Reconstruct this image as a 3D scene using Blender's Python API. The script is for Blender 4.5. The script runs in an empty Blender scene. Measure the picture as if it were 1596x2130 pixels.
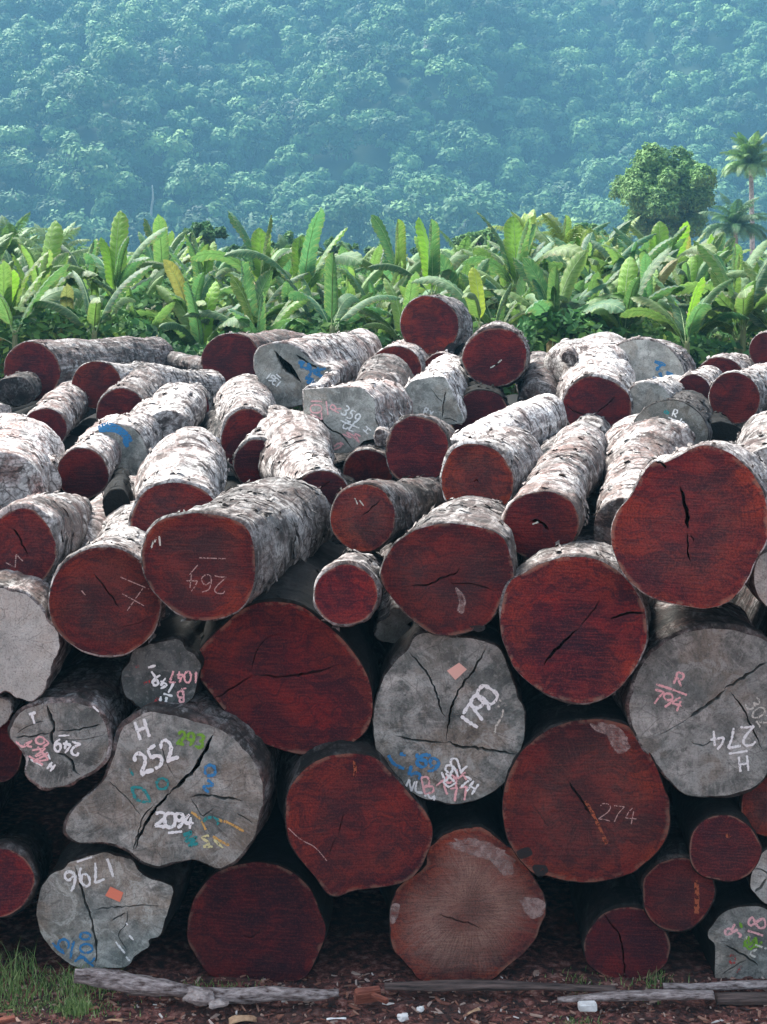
import bpy, math, random
import numpy as np
from mathutils import Vector, Matrix
from mathutils.geometry import delaunay_2d_cdt

random.seed(7)
RNG = np.random.RandomState(11)
R = math.radians
S = bpy.context.scene
COL = S.collection

# ------------------------------------------------------------------ camera
F = 3300.0          # focal length in photo pixels (photo 1596 x 2130)
H = 4.6             # eye height, m
HZ = 550.0          # horizon row
UC = 798.0
cam_d = bpy.data.cameras.new('camera')
cam = bpy.data.objects.new('camera', cam_d)
COL.objects.link(cam)
cam.location = (0, 0, H)
cam.rotation_euler = (R(90), 0, 0)
cam_d.sensor_fit = 'VERTICAL'
cam_d.sensor_height = 36.0
cam_d.lens = 36.0 * F / 2130.0
cam_d.shift_y = -(1065.0 - HZ) / 2130.0
cam_d.clip_end = 4000
S.camera = cam

# ------------------------------------------------------------------ light
SUN_EL, SUN_AZ = 54.0, -52.0        # azimuth from +Y towards +X
w = bpy.data.worlds.new("World")
S.world = w
w.use_nodes = True
nt = w.node_tree
sky = nt.nodes.new('ShaderNodeTexSky')
sky.sky_type = 'NISHITA'
sky.sun_disc = False
sky.sun_elevation = R(SUN_EL)
sky.sun_rotation = R(SUN_AZ)
sky.air_density = 1.0
sky.dust_density = 4.0
sky.ozone_density = 1.0
bg = nt.nodes['Background']
bg.inputs['Strength'].default_value = 0.10
hs = nt.nodes.new('ShaderNodeHueSaturation')
hs.inputs['Saturation'].default_value = 0.55
nt.links.new(sky.outputs[0], hs.inputs['Color'])
nt.links.new(hs.outputs[0], bg.inputs[0])
sl = bpy.data.lights.new('sun', 'SUN')
sl.energy = 2.9
sl.angle = R(24)
sl.color = (1.0, 0.97, 0.92)
so = bpy.data.objects.new('sun', sl)
COL.objects.link(so)
sd = Vector((math.sin(R(SUN_AZ)) * math.cos(R(SUN_EL)), math.cos(R(SUN_AZ)) * math.cos(R(SUN_EL)), math.sin(R(SUN_EL))))
so.rotation_euler = sd.to_track_quat('Z', 'Y').to_euler()
so.location = (0, 0, 60)
S.view_settings.view_transform = 'Standard'
S.view_settings.look = 'None'
S.view_settings.gamma = 1
S.view_settings.exposure = 2.15
S.cycles.max_bounces = 6
S.cycles.volume_bounces = 0
S.cycles.transparent_max_bounces = 8

# ------------------------------------------------------------------ helpers
def tag(o, label=None, cat=None, group=None, kind=None):
    if label: o['label'] = label
    if cat: o['category'] = cat
    if group: o['group'] = group
    if kind: o['kind'] = kind
    return o

def empty(name, mat):
    o = bpy.data.objects.new(name, None)
    COL.objects.link(o)
    o.empty_display_size = 0.1
    o.matrix_world = mat
    return o

def link(name, me, parent=None, color=None):
    o = bpy.data.objects.new(name, me)
    COL.objects.link(o)
    if parent is not None: o.parent = parent
    if color: o.color = color
    return o

def mesh_np(name, V, Q, mats, smooth=True, midx=None, attr=None):
    """V (n,3), Q list/array of faces (all same arity, or list of arrays)."""
    me = bpy.data.meshes.new(name)
    V = np.asarray(V, dtype=np.float32)
    if not isinstance(Q, list) or not isinstance(Q[0], np.ndarray): Q = [np.asarray(Q)]
    Q = [np.asarray(q, dtype=np.int32) for q in Q if len(q)]
    nl = sum(q.size for q in Q); nf = sum(len(q) for q in Q)
    me.vertices.add(len(V)); me.vertices.foreach_set('co', V.ravel())
    me.loops.add(nl); me.loops.foreach_set('vertex_index', np.concatenate([q.ravel() for q in Q]))
    me.polygons.add(nf)
    tot = np.concatenate([np.full(len(q), q.shape[1], dtype=np.int32) for q in Q])
    st = np.concatenate([[0], np.cumsum(tot)[:-1]]).astype(np.int32)
    me.polygons.foreach_set('loop_start', st)
    me.polygons.foreach_set('loop_total', tot)
    me.polygons.foreach_set('use_smooth', np.full(nf, smooth, dtype=bool))
    for m in (mats if isinstance(mats, (list, tuple)) else [mats]): me.materials.append(m)
    if midx is not None: me.polygons.foreach_set('material_index', np.asarray(midx, dtype=np.int32))
    if attr is not None:
        for k, a in attr.items():
            at = me.attributes.new(k, 'FLOAT', 'FACE' if len(a) == nf else 'POINT')
            at.data.foreach_set('value', np.asarray(a, dtype=np.float32))
    me.update(calc_edges=True)
    me.validate()
    return me

def _hash(ix, iy, iz, seed):
    h = (ix * 374761393 + iy * 668265263 + iz * 2147483647 + seed * 974634777) & 0xFFFFFFFF
    h = ((h ^ (h >> 13)) * 1274126177) & 0xFFFFFFFF
    h = (h ^ (h >> 16)) & 0xFFFFFF
    return h / float(0xFFFFFF)

def vnoise(P, seed=0):
    P = np.asarray(P, dtype=np.float64)
    I = np.floor(P).astype(np.int64); f = P - I; f = f * f * (3 - 2 * f)
    r = 0
    for dx in (0, 1):
        for dy in (0, 1):
            for dz in (0, 1):
                wgt = (f[..., 0] if dx else 1 - f[..., 0]) * (f[..., 1] if dy else 1 - f[..., 1]) * (f[..., 2] if dz else 1 - f[..., 2])
                r = r + wgt * _hash(I[..., 0] + dx, I[..., 1] + dy, I[..., 2] + dz, seed)
    return r * 2 - 1

def fbm(P, seed=0, octv=3):
    r = 0; a = 1.0; P = np.asarray(P, dtype=np.float64)
    for k in range(octv):
        r = r + a * vnoise(P * (2 ** k), seed + k * 17); a *= 0.5
    return r

# ------------------------------------------------------------------ materials
class NT:
    def __init__(s, name):
        s.m = bpy.data.materials.new(name); s.m.use_nodes = True
        s.t = s.m.node_tree; s.b = s.t.nodes['Principled BSDF']
    def n(s, kind, **kw):
        x = s.t.nodes.new('ShaderNode' + kind)
        for k, v in kw.items(): setattr(x, k, v)
        return x
    def l(s, a, b): s.t.links.new(a, b)
    def noise(s, vec, scale, detail=4, rough=0.55, dist=0.0):
        x = s.n('TexNoise'); x.inputs['Scale'].default_value = scale; x.inputs['Detail'].default_value = detail
        x.inputs['Roughness'].default_value = rough; x.inputs['Distortion'].default_value = dist
        if vec is not None: s.l(vec, x.inputs['Vector'])
        return x.outputs['Fac']
    def ramp(s, fac, stops, interp='LINEAR'):
        x = s.n('ValToRGB'); x.color_ramp.interpolation = interp
        e = x.color_ramp.elements
        while len(e) < len(stops): e.new(0.5)
        for i, (p, c) in enumerate(stops):
            e[i].position = p
            e[i].color = (c, c, c, 1) if isinstance(c, (int, float)) else (*c, 1)
        s.l(fac, x.inputs['Fac']); return x.outputs['Color']
    def mix(s, fac, a, b, mode='MIX'):
        x = s.n('Mix', data_type='RGBA', blend_type=mode)
        for v, i in ((fac, 0), (a, 6), (b, 7)):
            if isinstance(v, (int, float)): x.inputs[i].default_value = v if i == 0 else (v, v, v, 1)
            elif isinstance(v, tuple): x.inputs[i].default_value = (*v, 1)
            else: s.l(v, x.inputs[i])
        return x.outputs[2]
    def math(s, op, a, b=None, clamp=False):
        x = s.n('Math', operation=op, use_clamp=clamp)
        for v, i in ((a, 0), (b, 1)):
            if v is None: continue
            if isinstance(v, (int, float)): x.inputs[i].default_value = v
            else: s.l(v, x.inputs[i])
        return x.outputs[0]
    def scale(s, vec, sc, off=None):
        x = s.n('Mapping'); s.l(vec, x.inputs['Vector']); x.inputs['Scale'].default_value = sc
        if off is not None: s.l(off, x.inputs['Location'])
        return x.outputs[0]
    def bump(s, h, strength, dist=0.01, prev=None):
        x = s.n('Bump'); x.inputs['Strength'].default_value = strength; x.inputs['Distance'].default_value = dist
        s.l(h, x.inputs['Height'])
        if prev is not None: s.l(prev, x.inputs['Normal'])
        return x.outputs['Normal']
    def objvec(s):
        tc = s.n('TexCoord'); oi = s.n('ObjectInfo')
        c = s.n('CombineXYZ'); r = s.math('MULTIPLY', oi.outputs['Random'], 57.0)
        s.l(r, c.inputs[0]); s.l(r, c.inputs[2])
        a = s.n('VectorMath', operation='ADD'); s.l(tc.outputs['Object'], a.inputs[0]); s.l(c.outputs[0], a.inputs[1])
        sp = s.n('SeparateColor'); s.l(oi.outputs['Color'], sp.inputs[0])
        return tc.outputs['Object'], a.outputs[0], sp.outputs, oi.outputs['Alpha'] if 'Alpha' in oi.outputs else None

def wobv(k, v):
    w_ = k.n('TexNoise'); w_.inputs['Scale'].default_value = 4.0; k.l(v, w_.inputs['Vector'])
    m_ = k.n('VectorMath', operation='SCALE'); k.l(w_.outputs['Color'], m_.inputs[0]); m_.inputs[3].default_value = .35
    a_ = k.n('VectorMath', operation='ADD'); k.l(v, a_.inputs[0]); k.l(m_.outputs[0], a_.inputs[1]); return a_.outputs[0]

def setup_face(kind):
    k = NT('cut_' + kind); raw, v, (c0, c1, c2), _ = k.objvec()
    # polar pieces: rings and rays round a slightly off-centre pith
    flat = k.scale(raw, (1, 1, 0))
    wob = k.n('TexNoise'); wob.inputs['Scale'].default_value = 3.0; k.l(v, wob.inputs['Vector'])
    wsub = k.n('VectorMath', operation='SUBTRACT'); k.l(wob.outputs['Color'], wsub.inputs[0]); wsub.inputs[1].default_value = (.5, .5, .5)
    wsc = k.n('VectorMath', operation='SCALE'); k.l(wsub.outputs[0], wsc.inputs[0]); wsc.inputs[3].default_value = 0.10
    wad = k.n('VectorMath', operation='ADD'); k.l(flat, wad.inputs[0]); k.l(wsc.outputs[0], wad.inputs[1])
    sp = k.n('SeparateXYZ'); k.l(wad.outputs[0], sp.inputs[0])
    ang = k.math('ARCTAN2', sp.outputs[0], sp.outputs[1])
    ln = k.n('VectorMath', operation='LENGTH'); k.l(wad.outputs[0], ln.inputs[0])
    rad = ln.outputs['Value']
    cyl = k.n('CombineXYZ'); k.l(k.math('MULTIPLY', ang, 14.0), cyl.inputs[0]); k.l(k.math('MULTIPLY', rad, 3.0), cyl.inputs[1])
    rays = k.noise(cyl.outputs[0], 2.2, 3, .6)
    cy2 = k.n('CombineXYZ'); k.l(k.math('MULTIPLY', rad, 40.0), cy2.inputs[0]); k.l(k.math('MULTIPLY', ang, 0.8), cy2.inputs[1])
    rings = k.noise(cy2.outputs[0], 1.6, 2, .5)
    big = k.noise(v, 3.2, 4, .62, .6)
    mid = k.noise(v, 9.0, 4, .65)
    fine = k.noise(v, 90.0, 3, .7)
    # saw kerf streaks
    saw = k.noise(k.scale(v, (6, 70, 1)), 1.0, 2, .5)
    ea = k.n('Attribute', attribute_name='edge'); edge = k.math('ADD', ea.outputs['Fac'], k.math('MULTIPLY', k.math('SUBTRACT', mid, .5), .35))
    if kind == 'red':
        col = k.ramp(big, [(.39, (.014, .0030, .0090)), (.46, (.050, .0042, .0095)), (.53, (.092, .0052, .0095)), (.62, (.160, .0095, .0095))])
        lobe = k.noise(v, 1.9, 3, .5, .8)
        om = k.math('MULTIPLY', k.math('MULTIPLY', k.ramp(edge, [(.30, .12), (.95, 1.0)]), k.ramp(lobe, [(.42, .12), (.56, 1.0)])), k.math('MULTIPLY', c0, 1.15, True))
        col = k.mix(om, col, k.mix(fine, (.17, .014, .006), (.40, .062, .020)))
        heart = k.ramp(edge, [(.0, 1.0), (.38, 0.0)])
        col = k.mix(k.math('MULTIPLY', heart, .42), col, (.026, .010, .014))
        col = k.mix(k.math('MULTIPLY', k.ramp(rings, [(.46, 0.0), (.56, 1.0)]), .30), col, (.026, .006, .010))
        col = k.mix(k.math('MULTIPLY', k.ramp(rays, [(.52, 0.0), (.66, 1.0)]), .20), col, (.20, .050, .028))
        col = k.mix(k.math('MULTIPLY', k.ramp(saw, [(.50, 0.0), (.58, 1.0)]), .40), col, (.16, .022, .018))
        arc = k.noise(k.scale(wobv(k, v), (2.2, 26, 1)), 1.0, 3, .6, .3)
        col = k.mix(k.math('MULTIPLY', k.ramp(arc, [(.40, 1.0), (.49, 0.0)]), .55), col, (.018, .0055, .011))
        col = k.mix(k.math('MULTIPLY', k.ramp(k.noise(v, 4.5, 4, .7, 1.0), [(.40, 1.0), (.48, 0.0)]), .6), col, (.020, .006, .012))
        wth = k.math('MULTIPLY', k.math('MULTIPLY', k.ramp(rays, [(.35, .55), (.62, 1.0)]), k.ramp(edge, [(.15, .55), (.40, 1.0), (.72, .55), (.95, .12)])), c2)
        col = k.mix(wth, col, k.mix(lobe, (.26, .11, .07), (.46, .31, .25)))
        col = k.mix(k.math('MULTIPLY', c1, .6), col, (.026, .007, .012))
        col = k.mix(k.math('MULTIPLY', k.ramp(fine, [(.42, 1.0), (.50, 0.0)]), .38), col, (.014, .005, .013))
        col = k.mix(k.math('MULTIPLY', k.ramp(fine, [(.54, 0.0), (.62, 1.0)]), .30), col, (.17, .030, .032))
        rim = k.ramp(k.math('ADD', ea.outputs['Fac'], k.math('MULTIPLY', k.math('SUBTRACT', mid, .5), .10)), [(.945, 0.0), (.985, 1.0)])
        col = k.mix(k.math('MULTIPLY', k.math('MULTIPLY', rim, .35), k.ramp(mid, [(.47, 0.0), (.54, 1.0)])), col, (.30, .19, .13))
        k.b.inputs['Roughness'].default_value = .9; k.b.inputs['Specular IOR Level'].default_value = .0
        hh = k.math('ADD', k.math('MULTIPLY', saw, 1.2), k.math('ADD', k.math('MULTIPLY', mid, .8), k.math('MULTIPLY', fine, .6)))
        bs = .5
    else:
        zone = k.noise(v, 1.5, 3, .55, .6)
        col = k.ramp(big, [(.37, (.060, .068, .062)), (.46, (.215, .225, .205)), (.54, (.37, .37, .335)), (.64, (.56, .55, .50))])
        col = k.mix(k.math('MULTIPLY', k.ramp(mid, [(.50, 0.0), (.60, 1.0)]), .70), col, (.050, .062, .056))
        brn = k.noise(v, 2.1, 3, .6)
        col = k.mix(k.math('MULTIPLY', k.ramp(brn, [(.49, 0.0), (.56, 1.0)]), .55), col, (.27, .205, .145))
        col = k.mix(k.math('MULTIPLY', k.ramp(rays, [(.50, 0.0), (.64, 1.0)]), .45), col, (.38, .36, .32))
        col = k.mix(k.math('MULTIPLY', k.ramp(rings, [(.48, 0.0), (.58, 1.0)]), .20), col, (.075, .075, .066))
        col = k.mix(k.math('MULTIPLY', k.ramp(zone, [(.48, 0.0), (.54, 1.0)]), .45), col, (.15, .18, .17))
        wh = k.noise(v, 5.5, 5, .7, .8)
        col = k.mix(k.math('MULTIPLY', k.ramp(wh, [(.53, 0.0), (.59, 1.0)]), .55), col, (.46, .47, .43))
        col = k.mix(k.math('MULTIPLY', k.ramp(wh, [(.40, 1.0), (.46, 0.0)]), .5), col, (.065, .072, .064))
        col = k.mix(c0, col, k.mix(mid, (.34, .335, .30), (.62, .60, .55)))
        col = k.mix(k.math('MULTIPLY', c1, .8), col, (.026, .033, .034))
        col = k.mix(k.math('MULTIPLY', k.ramp(fine, [(.35, 1.0), (.5, 0.0)]), .4), col, (.05, .045, .045))
        k.b.inputs['Roughness'].default_value = .85
        hh = k.math('ADD', k.math('MULTIPLY', rays, 1.1), k.math('ADD', k.math('MULTIPLY', mid, .9), k.math('MULTIPLY', fine, .6)))
        bs = .6
    if kind == 'grey':
        ck = k.n('TexVoronoi', feature='DISTANCE_TO_EDGE'); ck.inputs['Scale'].default_value = 1.0
        cc = k.n('CombineXYZ'); k.l(k.math('MULTIPLY', ang, 3.2), cc.inputs[0]); k.l(k.math('MULTIPLY', rad, 4.0), cc.inputs[1]); k.l(cc.outputs[0], ck.inputs['Vector'])
        chk = k.math('MULTIPLY', k.ramp(ck.outputs['Distance'], [(.0, 1.0), (.022, 0.0)]), k.ramp(big, [(.50, 0.0), (.56, 1.0)]))
        col = k.mix(k.math('MULTIPLY', chk, .5), col, (.04, .038, .032))
        spk = k.noise(v, 34.0, 4, .75)
        col = k.mix(k.math('MULTIPLY', k.ramp(spk, [(.56, 0.0), (.64, 1.0)]), .25), col, (.40, .40, .37))
        col = k.mix(k.math('MULTIPLY', k.ramp(spk, [(.36, 1.0), (.43, 0.0)]), .3), col, (.03, .035, .033))
    rnd = k.n('ObjectInfo'); gain = k.math('ADD', k.math('MULTIPLY', rnd.outputs['Random'], .55), .78)
    gc = k.n('CombineXYZ'); [k.l(gain, gc.inputs[q]) for q in range(3)]
    col = k.mix(1.0, col, gc.outputs[0], 'MULTIPLY')
    k.l(col, k.b.inputs['Base Color'])
    k.l(k.bump(hh, bs, .012), k.b.inputs['Normal'])
    k.b.inputs['Specular IOR Level'].default_value = .25
    return k.m

def setup_bark():
    k = NT('bark'); raw, v, (c0, c1, c2), _ = k.objvec()
    # c0: brown/pink share, c1: wet/mossy dark and painted gap shade, c2: how much white film
    st = k.scale(v, (12, 12, 2.4)); stc = k.scale(v, (4, 4, 9))
    n1 = k.noise(st, 1.0, 5, .7, .8)
    n2 = k.noise(v, 5.5, 5, .68, .5)
    n3 = k.noise(v, 1.6, 4, .65, .8)
    n4 = k.noise(stc, .7, 5, .7, 1.4)
    n5 = k.noise(v, 45.0, 4, .7)
    col = k.ramp(n1, [(.37, (.026, .022, .022)), (.45, (.17, .145, .138)), (.52, (.46, .43, .41)), (.60, (.82, .79, .76))])
    pk = k.math('MULTIPLY', k.ramp(n2, [(.44, 0.0), (.58, 1.0)]), c0)
    col = k.mix(pk, col, k.ramp(n5, [(.38, (.10, .045, .038)), (.6, (.36, .21, .18))]))
    col = k.mix(k.math('MULTIPLY', k.ramp(n3, [(.36, 1.0), (.50, 0.0)]), k.math('ADD', k.math('MULTIPLY', c0, .6), .15)), col, (.17, .115, .095))
    col = k.mix(k.math('MULTIPLY', k.math('MULTIPLY', k.ramp(n4, [(.43, 0.0), (.54, 1.0)]), k.ramp(n3, [(.43, .15), (.54, 1.0)])), c2), col, (.85, .82, .79))
    col = k.mix(k.math('MULTIPLY', k.ramp(n4, [(.39, 1.0), (.45, 0.0)]), .92), col, (.045, .035, .033))
    col = k.mix(k.math('MULTIPLY', k.ramp(n5, [(.36, 1.0), (.46, 0.0)]), .7), col, (.09, .07, .065))
    # mossy dark stain
    moss = k.ramp(k.noise(v, 2.6, 5, .75), [(.50, 0.0), (.56, 1.0)])
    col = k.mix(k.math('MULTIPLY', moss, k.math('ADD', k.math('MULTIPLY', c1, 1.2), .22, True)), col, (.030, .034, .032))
    n6 = k.noise(v, 14.0, 3, .7, 1.0)
    col = k.mix(k.math('MULTIPLY', k.ramp(n6, [(.52, 0.0), (.58, 1.0)]), .45), col, (.10, .09, .088))
    vo = k.n('TexVoronoi', feature='DISTANCE_TO_EDGE'); k.l(k.scale(wobv(k, v), (7, 7, 3.2)), vo.inputs['Vector']); vo.inputs['Scale'].default_value = 1.0
    plate = k.math('MULTIPLY', k.ramp(vo.outputs['Distance'], [(.0, 1.0), (.07, 0.0)]), k.ramp(n3, [(.44, 0.0), (.52, 1.0)]))
    col = k.mix(k.math('MULTIPLY', plate, .8), col, (.06, .045, .04))
    col = k.mix(k.math('MULTIPLY', c1, 1.35, True), col, (.012, .012, .011))  # near-black tint by c1, also carries the painted gap shade
    rnd = k.n('ObjectInfo'); gain = k.math('ADD', k.math('MULTIPLY', rnd.outputs['Random'], .50), .58)
    gc = k.n('CombineXYZ'); [k.l(gain, gc.inputs[q]) for q in range(3)]
    col = k.mix(1.0, col, gc.outputs[0], 'MULTIPLY')
    k.l(col, k.b.inputs['Base Color'])
    k.b.inputs['Roughness'].default_value = .9
    k.b.inputs['Specular IOR Level'].default_value = .15
    hh = k.math('ADD', k.math('MULTIPLY', n1, 1.2), k.math('ADD', k.math('MULTIPLY', n4, .9), k.math('MULTIPLY', n5, .35)))
    k.l(k.bump(hh, .65, .022), k.b.inputs['Normal'])
    return k.m

def setup_paint(name, rgb, wear=.45, ns=55, soft=.035, amax=1.0):
    k = NT(name); raw, v, c, _ = k.objvec()
    n = k.noise(v, ns, 5, .72); n2 = k.noise(v, 160, 2, .6)
    k.l(k.mix(k.math('MULTIPLY', n2, .25), rgb, tuple(x * .6 for x in rgb)), k.b.inputs['Base Color'])
    k.b.inputs['Roughness'].default_value = .9
    k.l(k.ramp(n, [(wear - soft, 0.0), (wear + soft, amax)]), k.b.inputs['Alpha'])
    return k.m

def setup_leaf(name, use_attr=False, cols=None, transl=.35):
    k = NT(name)
    if use_attr:
        a = k.n('Attribute', attribute_name='tone'); base = k.ramp(a.outputs['Fac'], cols)
    else:
        oi = k.n('ObjectInfo'); base = oi.outputs['Color']
    tc = k.n('TexCoord')
    nn = k.noise(tc.outputs['Object'], 2.5 if not use_attr else .5, 4, .65)
    base = k.mix(k.ramp(nn, [(.35, .35), (.65, 0.0)]), base, (.02, .035, .012))
    if name == 'banana_leaf':
        al = k.n('Attribute', attribute_name='along'); ac = k.n('Attribute', attribute_name='across'); oi2 = k.n('ObjectInfo')
        cv = k.n('CombineXYZ'); k.l(k.math('MULTIPLY', al.outputs['Fac'], 26.0), cv.inputs[0]); k.l(k.math('MULTIPLY', ac.outputs['Fac'], 1.2), cv.inputs[1]); k.l(k.math('MULTIPLY', oi2.outputs['Random'], 40.0), cv.inputs[2])
        vein = k.noise(cv.outputs[0], 1.0, 4, .75)
        base = k.mix(k.ramp(vein, [(.36, .75), (.50, 0.0)]), base, k.mix(.62, base, (.006, .030, .012)))
        base = k.mix(k.ramp(vein, [(.52, 0.0), (.64, .5)]), base, (.26, .36, .13))
        brn = k.math('MULTIPLY', k.ramp(ac.outputs['Fac'], [(.55, 0.0), (1.0, 1.0)]), k.ramp(vein, [(.50, 0.0), (.60, .9)]))
        base = k.mix(brn, base, (.26, .19, .08))
        k.l(k.bump(vein, .6, .02), k.b.inputs['Normal'])
    k.l(base, k.b.inputs['Base Color'])
    k.b.inputs['Roughness'].default_value = .52 if not use_attr else .7
    k.b.inputs['Specular IOR Level'].default_value = .4 if not use_attr else .2
    if transl:
        tr = k.n('BsdfTranslucent'); mx = k.n('MixShader'); mx.inputs[0].default_value = transl
        k.l(k.mix(.22, base, (.22, .45, .05), 'MIX') if not use_attr else base, tr.inputs['Color'])
        out = k.t.nodes['Material Output']
        k.l(k.b.outputs[0], mx.inputs[1]); k.l(tr.outputs[0], mx.inputs[2]); k.l(mx.outputs[0], out.inputs['Surface'])
    return k.m

def simple(name, c1, c2, scale=8, rough=.9, bump=.4, stretch=(1, 1, 1)):
    k = NT(name); raw, v, c, _ = k.objvec()
    n = k.noise(k.scale(v, stretch), scale, 5, .65)
    k.l(k.ramp(n, [(.35, c1), (.65, c2)]), k.b.inputs['Base Color'])
    k.b.inputs['Roughness'].default_value = rough
    k.l(k.bump(n, bump, .03), k.b.inputs['Normal'])
    return k.m

M_RED = setup_face('red'); M_GREY = setup_face('grey'); M_BARK = setup_bark()
P = {
    'white': setup_paint('white_paint', (.80, .80, .78), .38),
    'pink': setup_paint('pink_chalk', (.78, .42, .42), .40),
    'blue': setup_paint('blue_paint', (.035, .20, .42), .42),
    'teal': setup_paint('teal_paint', (.02, .24, .24), .44),
    'green': setup_paint('green_paint', (.16, .34, .03), .42),
    'orange': setup_paint('orange_crayon', (.58, .34, .10), .44),
    'yellow': setup_paint('yellow_chalk', (.62, .58, .30), .44),
    'redchalk': setup_paint('red_chalk', (.40, .05, .05), .50),
    'faint': setup_paint('faint_scratch', (.42, .26, .23), .44),
    'cream': setup_paint('cream_chalk', (.56, .54, .47), .44),
    'tag': setup_paint('paper_tag', (.78, .22, .13), .05),
    'tag2': setup_paint('faded_paper_tag', (.76, .44, .36), .05),
    'rust': setup_paint('rust_stain', (.30, .075, .030), .47, 30),
    'sap': setup_paint('sapwood', (.40, .29, .26), .50, 16, .16, .85),
    'char': setup_paint('burnt_wood', (.012, .010, .010), .40),
}

# ------------------------------------------------------------------ geometry from measured pixels
def w_at(u, v, Y):
    return Vector(((u - UC) * Y / F, Y, H - (v - HZ) * Y / F))

def catmull(pts, n, closed=True):
    P_ = np.asarray(pts, float); m = len(P_)
    seg = np.linalg.norm(np.roll(P_, -1, 0) - P_, axis=1) if closed else np.linalg.norm(P_[1:] - P_[:-1], axis=1)
    cum = np.concatenate([[0], np.cumsum(seg)])
    tt = np.linspace(0, cum[-1], n, endpoint=not closed)
    out = []
    for t in tt:
        i = min(int(np.searchsorted(cum, t, 'right')) - 1, len(seg) - 1); f = (t - cum[i]) / max(seg[i], 1e-9)
        if closed: p0, p1, p2, p3 = P_[(i - 1) % m], P_[i], P_[(i + 1) % m], P_[(i + 2) % m]
        else: p0, p1, p2, p3 = P_[max(i - 1, 0)], P_[i], P_[min(i + 1, m - 1)], P_[min(i + 2, m - 1)]
        out.append(.5 * ((2 * p1) + (-p0 + p2) * f + (2 * p0 - 5 * p1 + 4 * p2 - p3) * f * f + (-p0 + 3 * p1 - 3 * p2 + p3) * f ** 3))
    return np.array(out)

def in_poly(X, Y, poly):
    inside = np.zeros(len(X), bool); n = len(poly)
    x1 = poly[:, 0]; y1 = poly[:, 1]; x2 = np.roll(x1, -1); y2 = np.roll(y1, -1)
    for i in range(n):
        c = (y1[i] > Y) != (y2[i] > Y)
        if not c.any(): continue
        xi = (x2[i] - x1[i]) * (Y - y1[i]) / (y2[i] - y1[i] + 1e-12) + x1[i]
        inside ^= c & (X < xi)
    return inside

def crack_poly(pts, wid, seed):
    """jittered spindle polygon round a polyline (local metres)."""
    rr = np.random.RandomState(seed)
    p = np.asarray(pts, float)
    L = np.sum(np.linalg.norm(p[1:] - p[:-1], axis=1))
    n = max(6, int(L / .022)); c = catmull(p, n, closed=False)
    t = np.gradient(c, axis=0); t /= np.linalg.norm(t, axis=1)[:, None] + 1e-9
    nn = np.stack([-t[:, 1], t[:, 0]], 1)
    s = np.linspace(0, 1, n)
    soft = 1.0 if wid < .05 else .3
    prof = np.clip(np.minimum(s, 1 - s) * (5 if wid < .05 else 2.2), 0.12, 1) * (1 + soft * .5 * (rr.rand(n) - .5)) * wid / 2
    j = (rr.rand(n) - .5) * min(.012, wid * 1.2)
    c = c + nn * j[:, None]
    a = c + nn * (prof * (1 + soft * .4 * (rr.rand(n) - .5)))[:, None]; b = c - nn * (prof * (1 + soft * .4 * (rr.rand(n) - .5)))[:, None]
    return np.concatenate([a, b[::-1]])

GL = {
 '0': [[(.35, 1), (.1, .85), (.02, .5), (.1, .15), (.35, 0), (.6, .15), (.66, .5), (.6, .85), (.35, 1)]],
 '1': [[(.35, 1), (.33, .5), (.35, 0)]],
 '2': [[(.05, .78), (.18, .98), (.45, 1), (.6, .8), (.5, .5), (.2, .2), (.02, .02)], [(.02, .02), (.35, .06), (.68, 0)]],
 '3': [[(.06, .95), (.4, 1), (.6, .8), (.45, .58), (.25, .52)], [(.25, .52), (.55, .45), (.62, .2), (.4, 0), (.03, .06)]],
 '4': [[(.42, 1), (.2, .65), (.02, .35)], [(.02, .35), (.68, .38)], [(.5, .75), (.47, 0)]],
 '5': [[(.62, 1), (.14, .96)], [(.14, .96), (.1, .58)], [(.1, .58), (.4, .62), (.62, .38), (.45, .06), (.05, .02)]],
 '6': [[(.55, 1), (.2, .75), (.04, .35), (.15, .04), (.45, 0), (.62, .25), (.45, .5), (.1, .35)]],
 '7': [[(.03, .96), (.64, 1)], [(.64, 1), (.4, .5), (.25, 0)]],
 '8': [[(.35, .52), (.08, .75), (.3, 1), (.58, .8), (.35, .52), (.06, .25), (.32, 0), (.64, .22), (.35, .52)]],
 '9': [[(.6, .68), (.35, .45), (.08, .6), (.12, .92), (.42, 1), (.6, .75), (.55, .35), (.3, 0)]],
 'H': [[(.08, 1), (.05, 0)], [(.62, 1), (.6, 0)], [(.06, .5), (.62, .52)]],
 'R': [[(.08, 0), (.1, 1)], [(.1, 1), (.5, .98), (.58, .75), (.45, .52), (.1, .5)], [(.25, .5), (.65, 0)]],
 'B': [[(.08, 0), (.1, 1)], [(.1, 1), (.5, .95), (.5, .6), (.1, .52)], [(.1, .52), (.6, .45), (.6, .08), (.08, 0)]],
 'N': [[(.05, 0), (.07, 1)], [(.07, 1), (.6, 0)], [(.6, 0), (.62, 1)]],
 'L': [[(.1, 1), (.08, 0)], [(.08, 0), (.6, .03)]],
 'T': [[(0, 1), (.7, .98)], [(.35, 1), (.33, 0)]],
 'Z': [[(.05, 1), (.62, .97)], [(.62, .97), (.05, .04)], [(.05, .04), (.68, 0)]],
 'A': [[(0, 0), (.33, 1)], [(.33, 1), (.66, 0)], [(.15, .4), (.55, .4)]],
 'M': [[(.02, 0), (.1, 1)], [(.1, 1), (.35, .3)], [(.35, .3), (.6, 1)], [(.6, 1), (.68, 0)]],
 'x': [[(.05, .8), (.6, 0)], [(.6, .8), (.05, 0)]],
 '-': [[(.1, .5), (.6, .52)]],
}

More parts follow.
